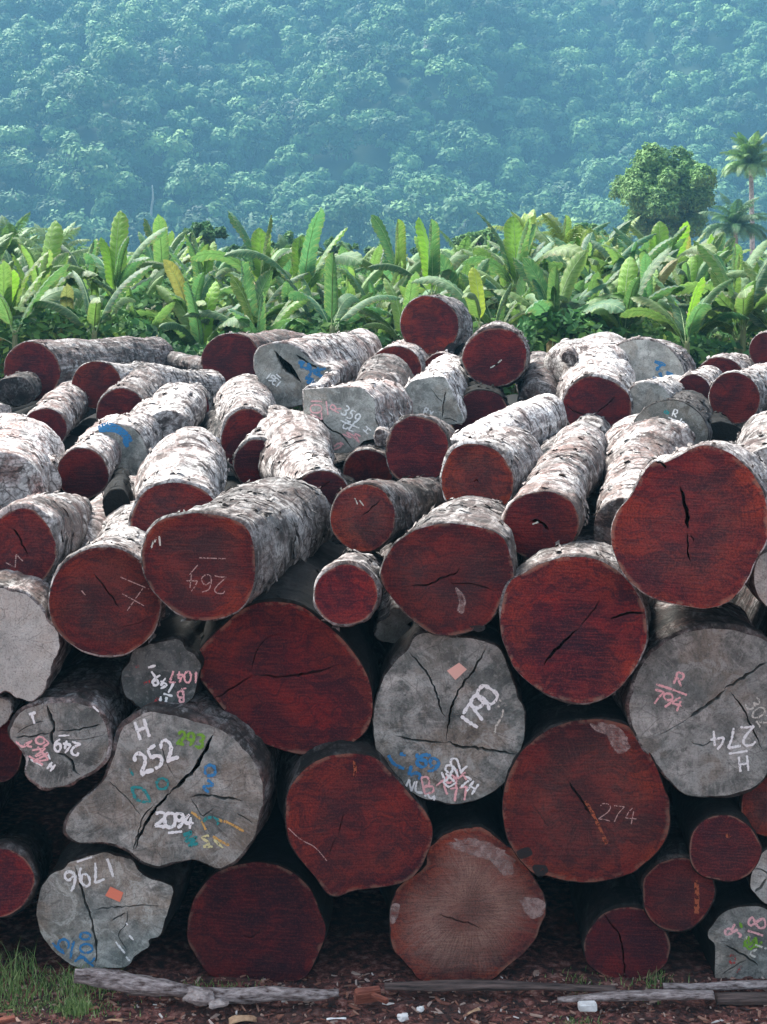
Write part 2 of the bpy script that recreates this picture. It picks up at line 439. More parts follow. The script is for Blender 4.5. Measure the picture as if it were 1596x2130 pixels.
def text_strokes(s, u, v, h, adv, sp=.95, wob=.045):
    """strokes in photo pixels; (u,v) the middle of the string, adv the writing direction."""
    a = np.array(adv, float); a /= np.linalg.norm(a); up = np.array([a[1], -a[0]])
    wid = sp * h * .8; x0 = -wid * len(s) / 2 + wid * .08
    out = []
    for i, ch in enumerate(s):
        for st in GL.get(ch, []):
            p = np.array(st, float)
            p = p + wob * np.array([[math.sin(7.1 * (q[0] + i * 1.7) + u), math.cos(6.3 * (q[1] + i) + v)] for q in p])
            if len(p) > 2: p = catmull(p, len(p) * 4, closed=bool(np.allclose(p[0], p[-1])) and False)
            out.append(np.array([u, v]) + (x0 + i * wid + p[:, :1] * h) * a + ((p[:, 1:] - .5) * h) * up)
    return out

def ribbon(c, wid, rr):
    c = np.asarray(c, float)
    L = np.sum(np.linalg.norm(c[1:] - c[:-1], axis=1))
    n = max(4, int(L / (wid * .5)))
    c = catmull(c, n, closed=False) if len(c) > 2 else c[0] + (c[1] - c[0]) * np.linspace(0, 1, n)[:, None]
    t = np.gradient(c, axis=0); t /= np.linalg.norm(t, axis=1)[:, None] + 1e-9
    nn = np.stack([-t[:, 1], t[:, 0]], 1)
    ww = wid / 2 * (.65 + .7 * rr.rand(n)); ww[0] *= .7; ww[-1] *= .7
    return c + nn * ww[:, None], c - nn * ww[:, None]

LOGN = [0]
GROUP = 'logs stacked in the timber pile'

def zt(off, s, pts):
    return [(off[0] + x / s, off[1] + y / s) for x, y in pts]

def ell(cx, cy, rx, ry, n=14, amp=.035, seed=None, rot=0.0):
    rr = np.random.RandomState(seed if seed is not None else int(cx * 7 + cy * 13) % 9999)
    ph = rr.rand(4) * 6.28; out = []
    for i in range(n):
        a = 2 * math.pi * i / n
        k = 1 + amp * (math.sin(2 * a + ph[0]) + .7 * math.sin(3 * a + ph[1]) + .5 * math.sin(5 * a + ph[2]))
        x, y = rx * k * math.cos(a), ry * k * math.sin(a)
        out.append((cx + x * math.cos(rot) - y * math.sin(rot), cy + x * math.sin(rot) + y * math.cos(rot)))
    return out

def make_log(outline, Y, rear, kind, label, fc=(0, 0, 0), bk=(.5, 0, .3), cracks=(), marks=(), patches=(),
             mult=1.0, oblique=0.0, lump=1.0, vis=True, thick=.014, knots=(), facelabel=None, name='log', group=GROUP, rough=0.0, face=True):
    """outline: photo pixels of the cut end; Y: its distance; rear: (u, v, Y) of the far end's centre, or ('dir', yaw, len[, dz])."""
    LOGN[0] += 1; seed = LOGN[0] * 31
    rr = np.random.RandomState(seed)
    o = np.asarray(outline, float)
    cu, cv = (o[:, 0].min() + o[:, 0].max()) / 2, (o[:, 1].min() + o[:, 1].max()) / 2
    C = w_at(cu, cv, Y)
    if rear[0] == 'dir':
        L = rear[2]; B = C + Vector((math.sin(R(rear[1])) * L, math.cos(R(rear[1])) * L, rear[3] if len(rear) > 3 else 0))
    else:
        B = w_at(*rear); L = (B - C).length
    A = (B - C).normalized()
    X = Vector((A.y, -A.x, 0)).normalized()
    Yv = A.cross(X)
    rot = Matrix((X, Yv, A)).transposed()
    mat = Matrix.Translation(C) @ rot.to_4x4()
    O = Vector((0, 0, H)); view = (C - O).normalized()
    fn = (A + view * oblique).normalized()
    def p2l(p):
        res = []
        for u, v in p:
            d = Vector(((u - UC) / F, 1, -(v - HZ) / F))
            t = (C - O).dot(fn) / d.dot(fn)
            res.append(rot.transposed() @ (O + d * t - C))
        return np.array([tuple(q) for q in res])
    base_l = p2l(o)
    per = np.sum(np.linalg.norm(np.roll(base_l, -1, 0) - base_l, axis=1))
    n = int(np.clip(per / .022, 40, 150)) if face or vis else 28
    ring = catmull(base_l, n)
    # natural unevenness of the edge
    th = np.arctan2(ring[:, 1], ring[:, 0]); rad = np.linalg.norm(ring[:, :2], axis=1)
    e = (.004 + rough) * fbm(np.stack([ring[:, 0] * 14, ring[:, 1] * 14, np.full(n, seed * 1.3)], 1), seed, 3)
    if rough: e -= np.clip(vnoise(np.stack([ring[:, 0] * 7, ring[:, 1] * 7, np.full(n, seed * 2.3)], 1), seed) - .25, 0, 1) * rough * 3
    ring[:, :2] *= (1 + e / rad)[:, None]
    root = empty(name, mat)
    tag(root, label, 'log', group)
    mr = rad.mean()
    fnl = rot.transposed() @ fn; gx, gy = -fnl.x / fnl.z, -fnl.y / fnl.z   # plane height over local x, y
    amp = {'red': .0025, 'grey': .006}.get(kind, .003)
    def disp(x, y):
        return gx * x + gy * y + amp * fbm(np.stack([x * 6, y * 6, np.full(np.shape(x), seed * .7)], -1), seed, 2)
    fm = {'red': M_RED, 'grey': M_GREY}.get(kind, M_BARK)
    # ---- cut face with real open cracks
    if face:
        pts = [tuple(q) for q in ring[:, :2]]; edges = [(i, (i + 1) % n) for i in range(n)]
        holes = []
        sc = Y / F
        for (cp, cw) in cracks:
            lp = p2l(cp)[:, :2]
            hp = crack_poly(lp, cw * 1.3 * sc, seed + len(holes))
            holes.append(hp)
            b0 = len(pts); pts += [tuple(q) for q in hp]; edges += [(b0 + i, b0 + (i + 1) % len(hp)) for i in range(len(hp))]
        gs = max(.028, mr / 14); g = np.arange(-mr * 1.6, mr * 1.6, gs); gxx, gyy = np.meshgrid(g, g)
        gp = np.stack([gxx.ravel(), gyy.ravel()], 1) + (rr.rand(gxx.size, 2) - .5) * gs * .6
        ok = in_poly(gp[:, 0], gp[:, 1], ring[:, :2] * .97)
        pts += [tuple(q) for q in gp[ok]]
        vo, eo, fo, *_ = delaunay_2d_cdt([Vector(p) for p in pts], edges, [], 0, 1e-5)
        vo = np.array([tuple(q) for q in vo]); fo = np.array([f for f in fo if len(f) == 3])
        cen = vo[fo].mean(1)
        keep = in_poly(cen[:, 0], cen[:, 1], ring[:, :2])
        inh = np.zeros(len(fo), bool)
        for hp in holes: inh |= in_poly(cen[:, 0], cen[:, 1], hp)
        fo = fo[keep & ~inh]
        z = disp(vo[:, 0], vo[:, 1])
        edv = 1 - np.clip(np.linalg.norm(vo[:, None, :] - ring[None, :, :2], axis=2).min(1) / (mr * .95), 0, 1)
        V = np.column_stack([vo, z])
        # walls down inside the cracks
        ed = {}
        for f in fo:
            for a, b in ((f[0], f[1]), (f[1], f[2]), (f[2], f[0])):
                ed[(a, b)] = 1
        bd = [(a, b) for (a, b) in ed if (b, a) not in ed]
        if holes and bd:
            bd = np.array(bd); mid = (vo[bd[:, 0]] + vo[bd[:, 1]]) / 2
            pr = np.linalg.norm(mid[:, None, :] - ring[None, :, :2], axis=2).min(1)
            bi = bd[in_poly(mid[:, 0], mid[:, 1], ring[:, :2] * .985)] if len(bd) else bd
            if len(bi):
                used = np.unique(bi); mp = {int(a): len(V) + i for i, a in enumerate(used)}
                low = V[used].copy(); low[:, 2] += .09
                V = np.concatenate([V, low])
                wq = np.array([[b, a, mp[int(a)], mp[int(b)]] for a, b in bi])
                me = mesh_np('cut_face', V, [fo, wq], fm, smooth=False, attr={'edge': np.concatenate([edv, edv[used]])})
            else: me = mesh_np('cut_face', V, fo, fm, smooth=False, attr={'edge': edv})
        else:
            me = mesh_np('cut_face', V, fo, fm, smooth=False, attr={'edge': edv})
        cf = link('cut_face', me, root, (fc[0], fc[1], fc[2], 1))
        if facelabel: cf['label'] = facelabel
        ring[:, 2] = disp(ring[:, 0], ring[:, 1])
        # paint, chalk and tags lie 4 mm proud of the cut
        solo = {'sapwood_patch', 'burnt_patch', 'paint_line', 'chalk_line', 'crayon_line', 'scratch', 'splinter', 'stain_streak', 'paint_patch', 'chalk_patch'}
        flat_ = [(a, b, c, [s_]) for (a, b, c, d_) in marks for s_ in d_ if a in solo] + [m_ for m_ in marks if m_[0] not in solo]
        for mk in flat_:
            pname, colr, wpx, strokes = mk
            VV = []; QQ = []
            for st in strokes:
                if colr.startswith('tag') or (pname == 'sapwood_patch' and colr == 'sap') or pname == 'burnt_patch':
                    lp = p2l(st)[:, :2]
                    if not colr.startswith('tag'):
                        lp = catmull(lp, max(20, len(lp) * 6)); k_ = lp - lp.mean(0)
                        lp = lp + k_ * (.12 * fbm(np.column_stack([lp * 40, np.zeros(len(lp))]), seed, 2))[:, None]
                    c_ = lp.mean(0); b0 = len(VV); m_ = len(lp)
                    for rk in (1.0, .66, .33):
                        for q in lp: VV.append(c_ + (q - c_) * rk)
                    VV.append(c_)
                    for a_ in range(2):
                        for i in range(m_): QQ.append((b0 + a_ * m_ + i, b0 + a_ * m_ + (i + 1) % m_, b0 + (a_ + 1) * m_ + (i + 1) % m_, b0 + (a_ + 1) * m_ + i))
                    for i in range(m_): QQ.append((b0 + 2 * m_ + i, b0 + 2 * m_ + (i + 1) % m_, b0 + 3 * m_, b0 + 3 * m_))
                else:
                    lp = p2l(st)[:, :2]
                    a_, b_ = ribbon(lp, wpx * sc, rr)
                    b0 = len(VV); m_ = len(a_)
                    VV += list(a_) + list(b_)
                    for i in range(m_ - 1): QQ.append((b0 + i, b0 + i + 1, b0 + m_ + i + 1, b0 + m_ + i))
            VV = np.array(VV)
            zz = disp(VV[:, 0], VV[:, 1]) - .0035 - .0006 * len(cf.children)
            tri = np.array([q[:3] for q in QQ if q[2] == q[3]]); qd = np.array([q for q in QQ if q[2] != q[3]])
            link(pname, mesh_np(pname, np.column_stack([VV, zz]), [a for a in (qd, tri) if len(a)], P[colr]), cf)
    # ---- bark-covered body
    if vis:
        sts = [0.0, .004]; s = .02
        stp = max(.03, Y * .0022)
        while s < L: sts.append(s); s += stp
        sts.append(L)
    else:
        sts = [0.0, .004, .02, .06, .12, .2, .3, .45, .7, 1.0, 1.5, 2.2, 3.0, 4.0]; sts = [q for q in sts if q < L * .95] + [L]
    sts = np.array(sts); m = len(sts)
    perp = ring[:, :2] / np.linalg.norm(ring[:, :2], axis=1)[:, None]
    tb = thick * .55 * (.8 + .6 * (vnoise(np.stack([perp[:, 0] * 3, perp[:, 1] * 3, np.full(n, seed)], 1), seed)))
    tb = tb + thick * .6 * np.clip(-perp[:, 1], 0, 1)
    tb = np.clip(tb, .004, None)
    o0 = ring[:, :2] + perp * tb[:, None]
    Rr = mr * mult * 1.03
    b = np.clip(sts / (L * .8), 0, 1); b = b * b * (3 - 2 * b)
    ringr = np.linalg.norm(o0, axis=1)
    target = Rr * (1 + .08 * np.sin(2 * th + rr.rand() * 6))
    RRm = (1 - b)[:, None] * ringr[None, :] + b[:, None] * target[None, :]
    TH, SS = np.meshgrid(th, sts)
    cx = perp[None, :, 0] * RRm; cy = perp[None, :, 1] * RRm
    Q3 = np.stack([cx, cy, SS], -1)
    ramp_in = np.clip(SS / .10, 0, 1)
    d = lump * mr * .15 * fbm(Q3 * .9 + seed, seed + 1, 2) * np.clip(SS / .6, 0, 1)
    d += lump * .011 * fbm(Q3 * np.array([4, 4, 2]) + seed, seed + 2, 2) * ramp_in
    d += .006 * fbm(Q3 * np.array([26, 26, 3.0]), seed + 3, 2) * np.clip(SS / .05, 0.15, 1)
    fl = vnoise(Q3 * np.array([9, 9, 5]) + 5, seed + 5); d += .008 * (fl > .15) * ramp_in
    fl = vnoise(Q3 * np.array([5, 5, 11]) + 9, seed + 6); d += .005 * (fl > .25) * ramp_in
    for (ks, ka, kh, kr) in knots:     # axial position, angle (0 = top), height, size
        a0 = R(ka); px_, py_ = math.sin(a0), -math.cos(a0)
        cosd = perp[:, 0] * px_ + perp[:, 1] * py_
        arc = np.arccos(np.clip(cosd, -1, 1))[None, :] * mr
        d += kh * np.exp(-((SS - ks) ** 2 + arc ** 2) / (kr * kr))
    d -= .008 * ramp_in
    d[0] = 0
    rad2 = RRm + d
    bend = lump * mr * .14 * (vnoise(np.stack([sts * .5, np.full(m, seed * .31), np.zeros(m)], 1), seed)) * np.clip(sts / 1.5, 0, 1)
    V = np.stack([perp[None, :, 0] * rad2 + bend[:, None], perp[None, :, 1] * rad2, SS + (1 - b)[:, None] * ring[None, :, 2]], -1)
    V[0, :, :] = ring
    if vis and m > 14:
        FV = []; FQ = []; nf_ = int(26 * L * mr / .35)
        for f_ in range(nf_):
            i0 = rr.randint(1, m - 8); j0 = rr.randint(n)
            along = rr.rand() < .5; la = rr.randint(3, 7); lb = rr.randint(1, 3)
            if along: ii = [min(m - 1, i0 + a_) for a_ in range(la)]; jj = [(j0 + b_) % n for b_ in range(lb + 1)]
            else: ii = [min(m - 1, i0 + a_) for a_ in range(lb + 1)]; jj = [(j0 + b_) % n for b_ in range(la + 2)]
            lift = rr.uniform(.008, .030); b0 = len(FV)
            for a_, ia in enumerate(ii):
                for b_, jb in enumerate(jj):
                    t_ = a_ / (len(ii) - 1) if along else b_ / (len(jj) - 1)
                    p_ = V[ia, jb] + rr.normal(0, .004, 3); o_ = np.array([perp[jb, 0], perp[jb, 1], 0]) * (.004 + lift * (abs(t_ - .4) ** 1.5) * 2.2)
                    FV.append(p_ + o_)
            nb_ = len(jj)
            for a_ in range(len(ii) - 1):
                for b_ in range(nb_ - 1): q0 = b0 + a_ * nb_ + b_; FQ.append((q0, q0 + 1, q0 + nb_ + 1, q0 + nb_))
    else: FV = []
    V = V.reshape(-1, 3)
    i = np.arange(m - 1)[:, None] * n; j = np.arange(n)[None, :]; j2 = (j + 1) % n
    q = np.stack([i + j, i + j2, i + n + j2, i + n + j], -1).reshape(-1, 4)
    cc = len(V); V = np.concatenate([V, [[bend[-1], 0, L - .01]]])
    capt = np.stack([(m - 1) * n + np.arange(n), (m - 1) * n + (np.arange(n) + 1) % n, np.full(n, cc)], 1)
    qs = [q, capt]
    if FV:
        qs.append(np.array(FQ) + len(V)); V = np.concatenate([V, np.array(FV)])
    if not face:
        V = np.concatenate([V, [[0, 0, 0.0]]]); qs.append(np.stack([(np.arange(n) + 1) % n, np.arange(n), np.full(n, len(V) - 1)], 1))
    bk = (min(1, bk[0] * rr.uniform(.7, 1.9)), min(1, bk[1] + .12 * rr.rand()), bk[2] * rr.uniform(.55, 1.1))
    bo = link('bark', mesh_np('bark', V, qs, M_BARK, smooth=True), root, (bk[0], bk[1], bk[2], 1))
    return root

T = text_strokes
def st(pts, off=None, s=1.0): return np.array(zt(off, s, pts) if off else pts, float)
def loop(cx, cy, rx, ry, a0=0, a1=360, n=12):
    return [(cx + rx * math.cos(R(a0 + (a1 - a0) * i / n)), cy + ry * math.sin(R(a0 + (a1 - a0) * i / n))) for i in range(n + 1)]

# ================================================================== THE PILE
DK = (.6, .65, .05)   # front-row bark, painted near-black to stand in for gap shade
# ---------------- front wall, bottom row
z4 = ((60, 1750), 4.9875)
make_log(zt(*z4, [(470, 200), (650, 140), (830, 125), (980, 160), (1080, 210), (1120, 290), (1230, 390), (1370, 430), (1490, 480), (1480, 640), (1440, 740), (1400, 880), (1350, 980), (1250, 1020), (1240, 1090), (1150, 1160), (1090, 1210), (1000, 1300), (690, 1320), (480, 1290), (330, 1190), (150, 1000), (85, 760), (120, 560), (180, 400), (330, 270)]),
    10.2, ('dir', 4, 5), 'grey', 'grey log on the ground at lower left, upside-down 1796 and orange tag on it', (.02, .12, 0), DK,
    cracks=[(zt(*z4, [(470, 240), (520, 380), (560, 560), (630, 740), (660, 900), (695, 1060), (700, 1180), (690, 1290)]), 4.5),
            (zt(*z4, [(650, 735), (720, 700), (850, 685), (1050, 675), (1350, 660)]), 2.4),
            (zt(*z4, [(1040, 700), (1010, 860), (930, 975), (1040, 1170)]), 1.6), (zt(*z4, [(860, 825), (920, 790), (1020, 740)]), 2.5)],
    marks=[('painted_number', 'white', 5.5, T('1796', 190, 1816, 40, (-290, 100), .88)),
           ('paint_line', 'white', 4, [st([(500, 210), (660, 160)], *z4), st([(905, 1040), (1000, 1160)], *z4), st([(1045, 970), (1090, 1020)], *z4), st([(1010, 1195), (1050, 1240)], *z4), st([(1015, 840), (1030, 865)], *z4)]),
           ('paper_tag', 'tag', 1, [st([(850, 465), (985, 525), (950, 625), (795, 560)], *z4)]),
           ('painted_number', 'blue', 5, [st(loop(590, 980, 55, 35), *z4), st(loop(600, 1105, 65, 45), *z4), st([(480, 1240), (560, 1190), (640, 1250), (690, 1200)], *z4), st([(530, 1170), (600, 1230), (680, 1290)], *z4), st([(470, 1030), (450, 1120), (440, 1210)], *z4), st(loop(365, 1070, 55, 60, 90, 400), *z4), st([(250, 1045), (330, 1130), (380, 1160)], *z4)])],
    vis=False, rough=.008)

z5 = ((0, 1630), 1.995)
make_log(zt(*z5, [(790, 530), (830, 440), (900, 370), (1000, 335), (1100, 330), (1200, 360), (1280, 430), (1330, 540), (1350, 620), (1310, 730), (1250, 812), (1100, 822), (900, 805), (830, 740), (780, 640)]),
    10.22, ('dir', 6, 5), 'red', 'large plain dark red log on the ground, right of the 1796 end', (.15, .25, 0), DK,
    cracks=[(zt(*z5, [(1000, 630), (1050, 635), (1085, 600)]), 2)], vis=False)

z6 = ((796, 1630), 1.995)
make_log(zt(*z6, [(30, 560), (50, 460), (100, 400), (170, 350), (200, 260), (310, 190), (420, 190), (500, 250), (560, 300), (600, 360), (660, 440), (680, 500), (650, 600), (590, 700), (500, 780), (420, 822), (180, 822), (110, 760), (40, 670)]),
    10.2, ('dir', -3, 5), 'red', 'rust and pale weathered log at bottom centre, white patches along its rim', (.9, 0, 1.0), DK,
    cracks=[(zt(*z6, [(235, 540), (280, 560), (360, 580), (410, 600)]), 2.4)],
    marks=[('sapwood_patch', 'sap', 1, [st([(270, 250), (340, 225), (430, 240), (520, 290), (555, 330), (530, 385), (500, 380), (480, 330), (420, 310), (350, 290)], *z6),
                                    st([(570, 480), (620, 470), (670, 490), (660, 550), (620, 560), (590, 530)], *z6), st([(35, 510), (70, 500), (60, 560), (35, 580)], *z6)])],
    vis=False, rough=.006, facelabel='rust coloured cut end with pale radial grain')

make_log(ell(1305, 1965, 86, 80), 10.25, ('dir', 3, 5), 'red', 'dark purple-red log on the ground, lowest of three small ends at lower right', (.1, .55, 0), DK,
    cracks=[([(1250, 1893), (1285, 1940), (1297, 1985), (1300, 2045)], 2.6)], vis=False, thick=.02)
make_log(ell(1410, 1860, 76, 74), 10.18, ('dir', 5, 5), 'red', 'dark log with pale ring of sapwood, middle of three small ends at lower right', (.25, .45, .1), DK,
    marks=[('stain_streak', 'rust', 9, [st([(1448, 1830), (1450, 1860), (1449, 1900)])])], vis=False, thick=.02)
make_log(ell(1507, 1765, 72, 71), 10.1, ('dir', 5, 5), 'red', 'small round dark red log under the crossed 274 log, top of three small ends', (.15, .35, .05), DK,
    marks=[('stain_streak', 'rust', 8, [st([(1510, 1738), (1520, 1738)])])], vis=False)

zr = ((1400, 1680), 5.607)
make_log(zt(*zr, [(410, 1450), (450, 1380), (560, 1250), (700, 1180), (900, 1150), (1100, 1190), (1400, 1400), (1500, 1700), (1400, 2000), (1150, 2060), (700, 2060), (510, 2000), (490, 1850), (490, 1600), (420, 1520)]),
    10.25, ('dir', -2, 5), 'grey', 'bluish grey log in bottom right corner with pink R 218 and green scrawl', (.12, 0, 0), DK,
    cracks=[(zt(*zr, [(610, 1590), (740, 1670), (870, 1750), (1000, 1850)]), 3), (zt(*zr, [(860, 1765), (700, 1860), (560, 1940)]), 2)],
    marks=[('chalk_letter', 'pink', 5, T('R', 1521, 1934, 26, (-20, -38))),
           ('chalk_number', 'pink', 5, T('8', 1573, 1919, 36, (15, -60)) + [st([(870, 1430), (1050, 1490)], *zr), st([(750, 1450), (790, 1480), (765, 1510)], *zr), st([(900, 1500), (840, 1530)], *zr)]),
           ('painted_scrawl', 'green', 6, [st([(820, 1620), (870, 1500), (900, 1600), (960, 1520), (980, 1620), (1040, 1560)], *zr), st([(830, 1560), (900, 1650), (980, 1580)], *zr), st([(780, 1330), (800, 1400)], *zr)]),
           ('chalk_scrawl', 'cream', 4, [st([(980, 1650), (900, 1700), (960, 1740)], *zr), st([(870, 1490), (830, 1540)], *zr), st([(960, 1600), (1090, 1640)], *zr)]),
           ('chalk_letter', 'redchalk', 4, [st(loop(690, 1760, 35, 50), *zr), st([(800, 1840), (740, 1920)], *zr)])], vis=False)
make_log(zt(*zr, [(900, 900), (930, 730), (1010, 570), (1150, 470), (1400, 500), (1500, 800), (1350, 1100), (1120, 1130), (960, 1000)]),
    10.2, ('dir', 0, 5), 'grey', 'pale grey split log at right edge above the R 218 log', (.35, 0, 0), DK,
    cracks=[(zt(*zr, [(930, 720), (1030, 725), (1100, 760), (1200, 800)]), 2.5), (zt(*zr, [(960, 990), (1040, 900), (1090, 820)]), 4)], vis=False)
make_log(ell(1603, 1680, 64, 60), 10.3, ('dir', 0, 5), 'red', 'brownish red log at right edge, tucked under the grey 274 log', (.8, .2, .2), DK, vis=False, thick=.02)

# ---------------- front wall, second row
za = ((0, 1440), 2.66)
make_log(zt(*za, [(740, 150), (830, 110), (950, 120), (1080, 170), (1180, 190), (1290, 250), (1380, 350), (1430, 450), (1460, 560), (1440, 660), (1410, 780), (1370, 850), (1300, 930), (1200, 970), (1070, 925), (930, 950), (870, 960), (780, 930), (700, 860), (600, 830), (500, 830), (430, 830), (370, 770), (390, 680), (450, 600), (540, 530), (600, 440), (650, 300), (680, 210)]),
    10.05, ('dir', 7, 5), 'grey', 'big grey pear-shaped split log numbered 252 and 2094 with a wide diagonal crack', (.12, 0, 0), (.9, .35, .1),
    cracks=[(zt(*za, [(1180, 235), (1085, 410), (1010, 490), (940, 560)]), 6.0), (zt(*za, [(950, 550), (870, 630), (800, 740), (745, 870)]), 5.0),
            (zt(*za, [(850, 620), (790, 700), (735, 880)]), 2.2), (zt(*za, [(600, 490), (700, 580), (780, 690)]), 1.8), (zt(*za, [(880, 250), (920, 380), (965, 470)]), 1.5),
            (zt(*za, [(1050, 575), (1150, 568), (1300, 592), (1345, 600)]), 4), (zt(*za, [(1060, 590), (1120, 680), (1180, 640)]), 2), (zt(*za, [(1310, 670), (1400, 725)]), 1.8)],
    marks=[('painted_letter', 'white', 6.5, T('H', 297, 1516, 40, (30, -10), 1.1)),
           ('painted_number', 'white', 7.5, T('252', 322, 1576, 45, (80, -40), .84)),
           ('painted_number', 'green', 7, T('293', 396, 1538, 27, (60, 10), .9)),
           ('painted_number', 'white', 7, T('2094', 362, 1705, 30, (75, 4), .82)), ('paint_line', 'white', 5, [st([(930, 778), (1010, 768)], *za)]),
           ('painted_scrawl', 'teal', 6, [st([(730, 520), (760, 590), (830, 600), (790, 530), (730, 525)], *za), st(loop(900, 505, 32, 30), *za), st([(720, 420), (740, 460)], *za), st([(1015, 790), (1060, 770), (1030, 820), (1090, 800), (1050, 845), (1100, 830)], *za), st(loop(1170, 715, 40, 25, 180, 400), *za)]),
           ('painted_scrawl', 'blue', 6, [st(loop(1165, 430, 30, 30), *za), st([(1150, 480), (1180, 510), (1130, 520), (1160, 550)], *za), st([(1190, 400), (1195, 460)], *za)]),
           ('crayon_line', 'orange', 5, [st([(1060, 660), (1110, 700), (1140, 760)], *za), st([(1240, 710), (1290, 735), (1350, 770)], *za), st([(1180, 795), (1220, 820), (1270, 845)], *za), st([(1200, 700), (1250, 720)], *za)]),
           ('chalk_scrawl', 'yellow', 5, [st([(1160, 790), (1120, 800), (1160, 830), (1130, 850), (1180, 850)], *za), st([(1185, 810), (1240, 860)], *za)])],
    vis=False, thick=.035, rough=.004)
make_log(zt(*za, [(60, 200), (110, 120), (200, 75), (300, 62), (420, 62), (530, 100), (590, 190), (600, 300), (555, 400), (450, 470), (380, 510), (280, 525), (200, 500), (150, 440), (160, 360), (110, 310), (65, 260)]),
    10.1, ('dir', 3, 5), 'grey', 'grey-green split log at left with cross crack, pink scribble and white 249', (.06, .15, 0), (.9, .3, .3),
    cracks=[(zt(*za, [(265, 70), (270, 120), (300, 190), (285, 250), (310, 330)]), 5.5), (zt(*za, [(315, 335), (390, 368), (415, 430), (445, 460)]), 4.5),
            (zt(*za, [(75, 250), (180, 240), (285, 222)]), 2.6), (zt(*za, [(310, 212), (450, 205), (560, 172)]), 2.6), (zt(*za, [(90, 230), (180, 175), (250, 160)]), 1.4), (zt(*za, [(330, 260), (450, 262), (580, 235)]), 1.2)],
    marks=[('painted_letter', 'white', 6, T('T', 71, 1494, 22, (25, -8), 1.1)),
           ('painted_number', 'white', 5, T('249', 141, 1552, 26, (-80, -16), .9)), ('paint_line', 'white', 3.5, [st([(325, 240), (385, 238)], *za), st([(515, 75), (548, 108)], *za)]),
           ('chalk_scrawl', 'pink', 4.5, [st([(90, 270), (130, 300), (180, 265), (140, 290), (180, 300)], *za), st(loop(225, 265, 25, 20), *za), st([(180, 320), (250, 310), (200, 350), (265, 340), (190, 380), (270, 370)], *za), st([(210, 300), (270, 370)], *za), st([(160, 350), (240, 400)], *za), st([(250, 260), (270, 280), (240, 300)], *za)]),
           ('painted_letter', 'white', 5, T('H', 108, 1594, 18, (16, 12), 1.1)), ('paint_line', 'white', 4, [st([(170, 370), (235, 405)], *za), st([(260, 330), (280, 370)], *za)])],
    vis=False, thick=.035, rough=.004)

make_log([(600, 1650), (635, 1600), (680, 1575), (730, 1568), (780, 1577), (812, 1607), (850, 1650), (885, 1690), (900, 1730), (885, 1785), (850, 1830), (790, 1845), (745, 1850), (690, 1862), (655, 1822), (620, 1780), (598, 1730)],
    10.05, ('dir', -4, 5), 'red', 'large angular dark red log, centre of the wall below the 1790 log', (.45, .1, .05), DK,
    cracks=[([(705, 1735), (712, 1705), (715, 1690)], 1.6), ([(700, 1740), (690, 1760), (685, 1775)], 1.2)],
    marks=[('stain_streak', 'rust', 6, [st([(737, 1582), (739, 1600), (738, 1615)])]), ('scratch', 'faint', 2, [st([(600, 1722), (625, 1745), (655, 1762), (680, 1790)])])], vis=False)

make_log([(1047, 1666), (1062, 1601), (1097, 1551), (1157, 1511), (1227, 1496), (1297, 1506), (1337, 1541), (1362, 1591), (1382, 1641), (1392, 1670), (1390, 1730), (1362, 1775), (1312, 1815), (1247, 1833), (1187, 1833), (1142, 1822), (1107, 1815), (1077, 1780), (1052, 1730)],
    10.1, ('dir', 3, 5), 'red', 'huge rust red log with faint scratched 274 and pale smear on top right', (.7, 0, .18), DK,
    cracks=[([(1183, 1625), (1195, 1645), (1210, 1665), (1228, 1695)], 4), ([(1105, 1672), (1125, 1695), (1140, 1720)], 1.3)],
    marks=[('sapwood_patch', 'sap', 1, [st([(1232, 1505), (1270, 1505), (1300, 1525), (1310, 1550), (1295, 1570), (1275, 1555), (1262, 1530), (1240, 1520)])]),
           ('burnt_patch', 'char', 1, [st([(1075, 1770), (1100, 1762), (1108, 1775), (1085, 1785)]), st([(1108, 1802), (1135, 1798), (1140, 1815), (1120, 1822)])]),
           ('scratched_number', 'faint', 2, T('274', 1285, 1692, 34, (80, 12), 1.0)), ('stain_streak', 'rust', 7, [st([(1218, 1665), (1240, 1705), (1262, 1755)])])], vis=False)

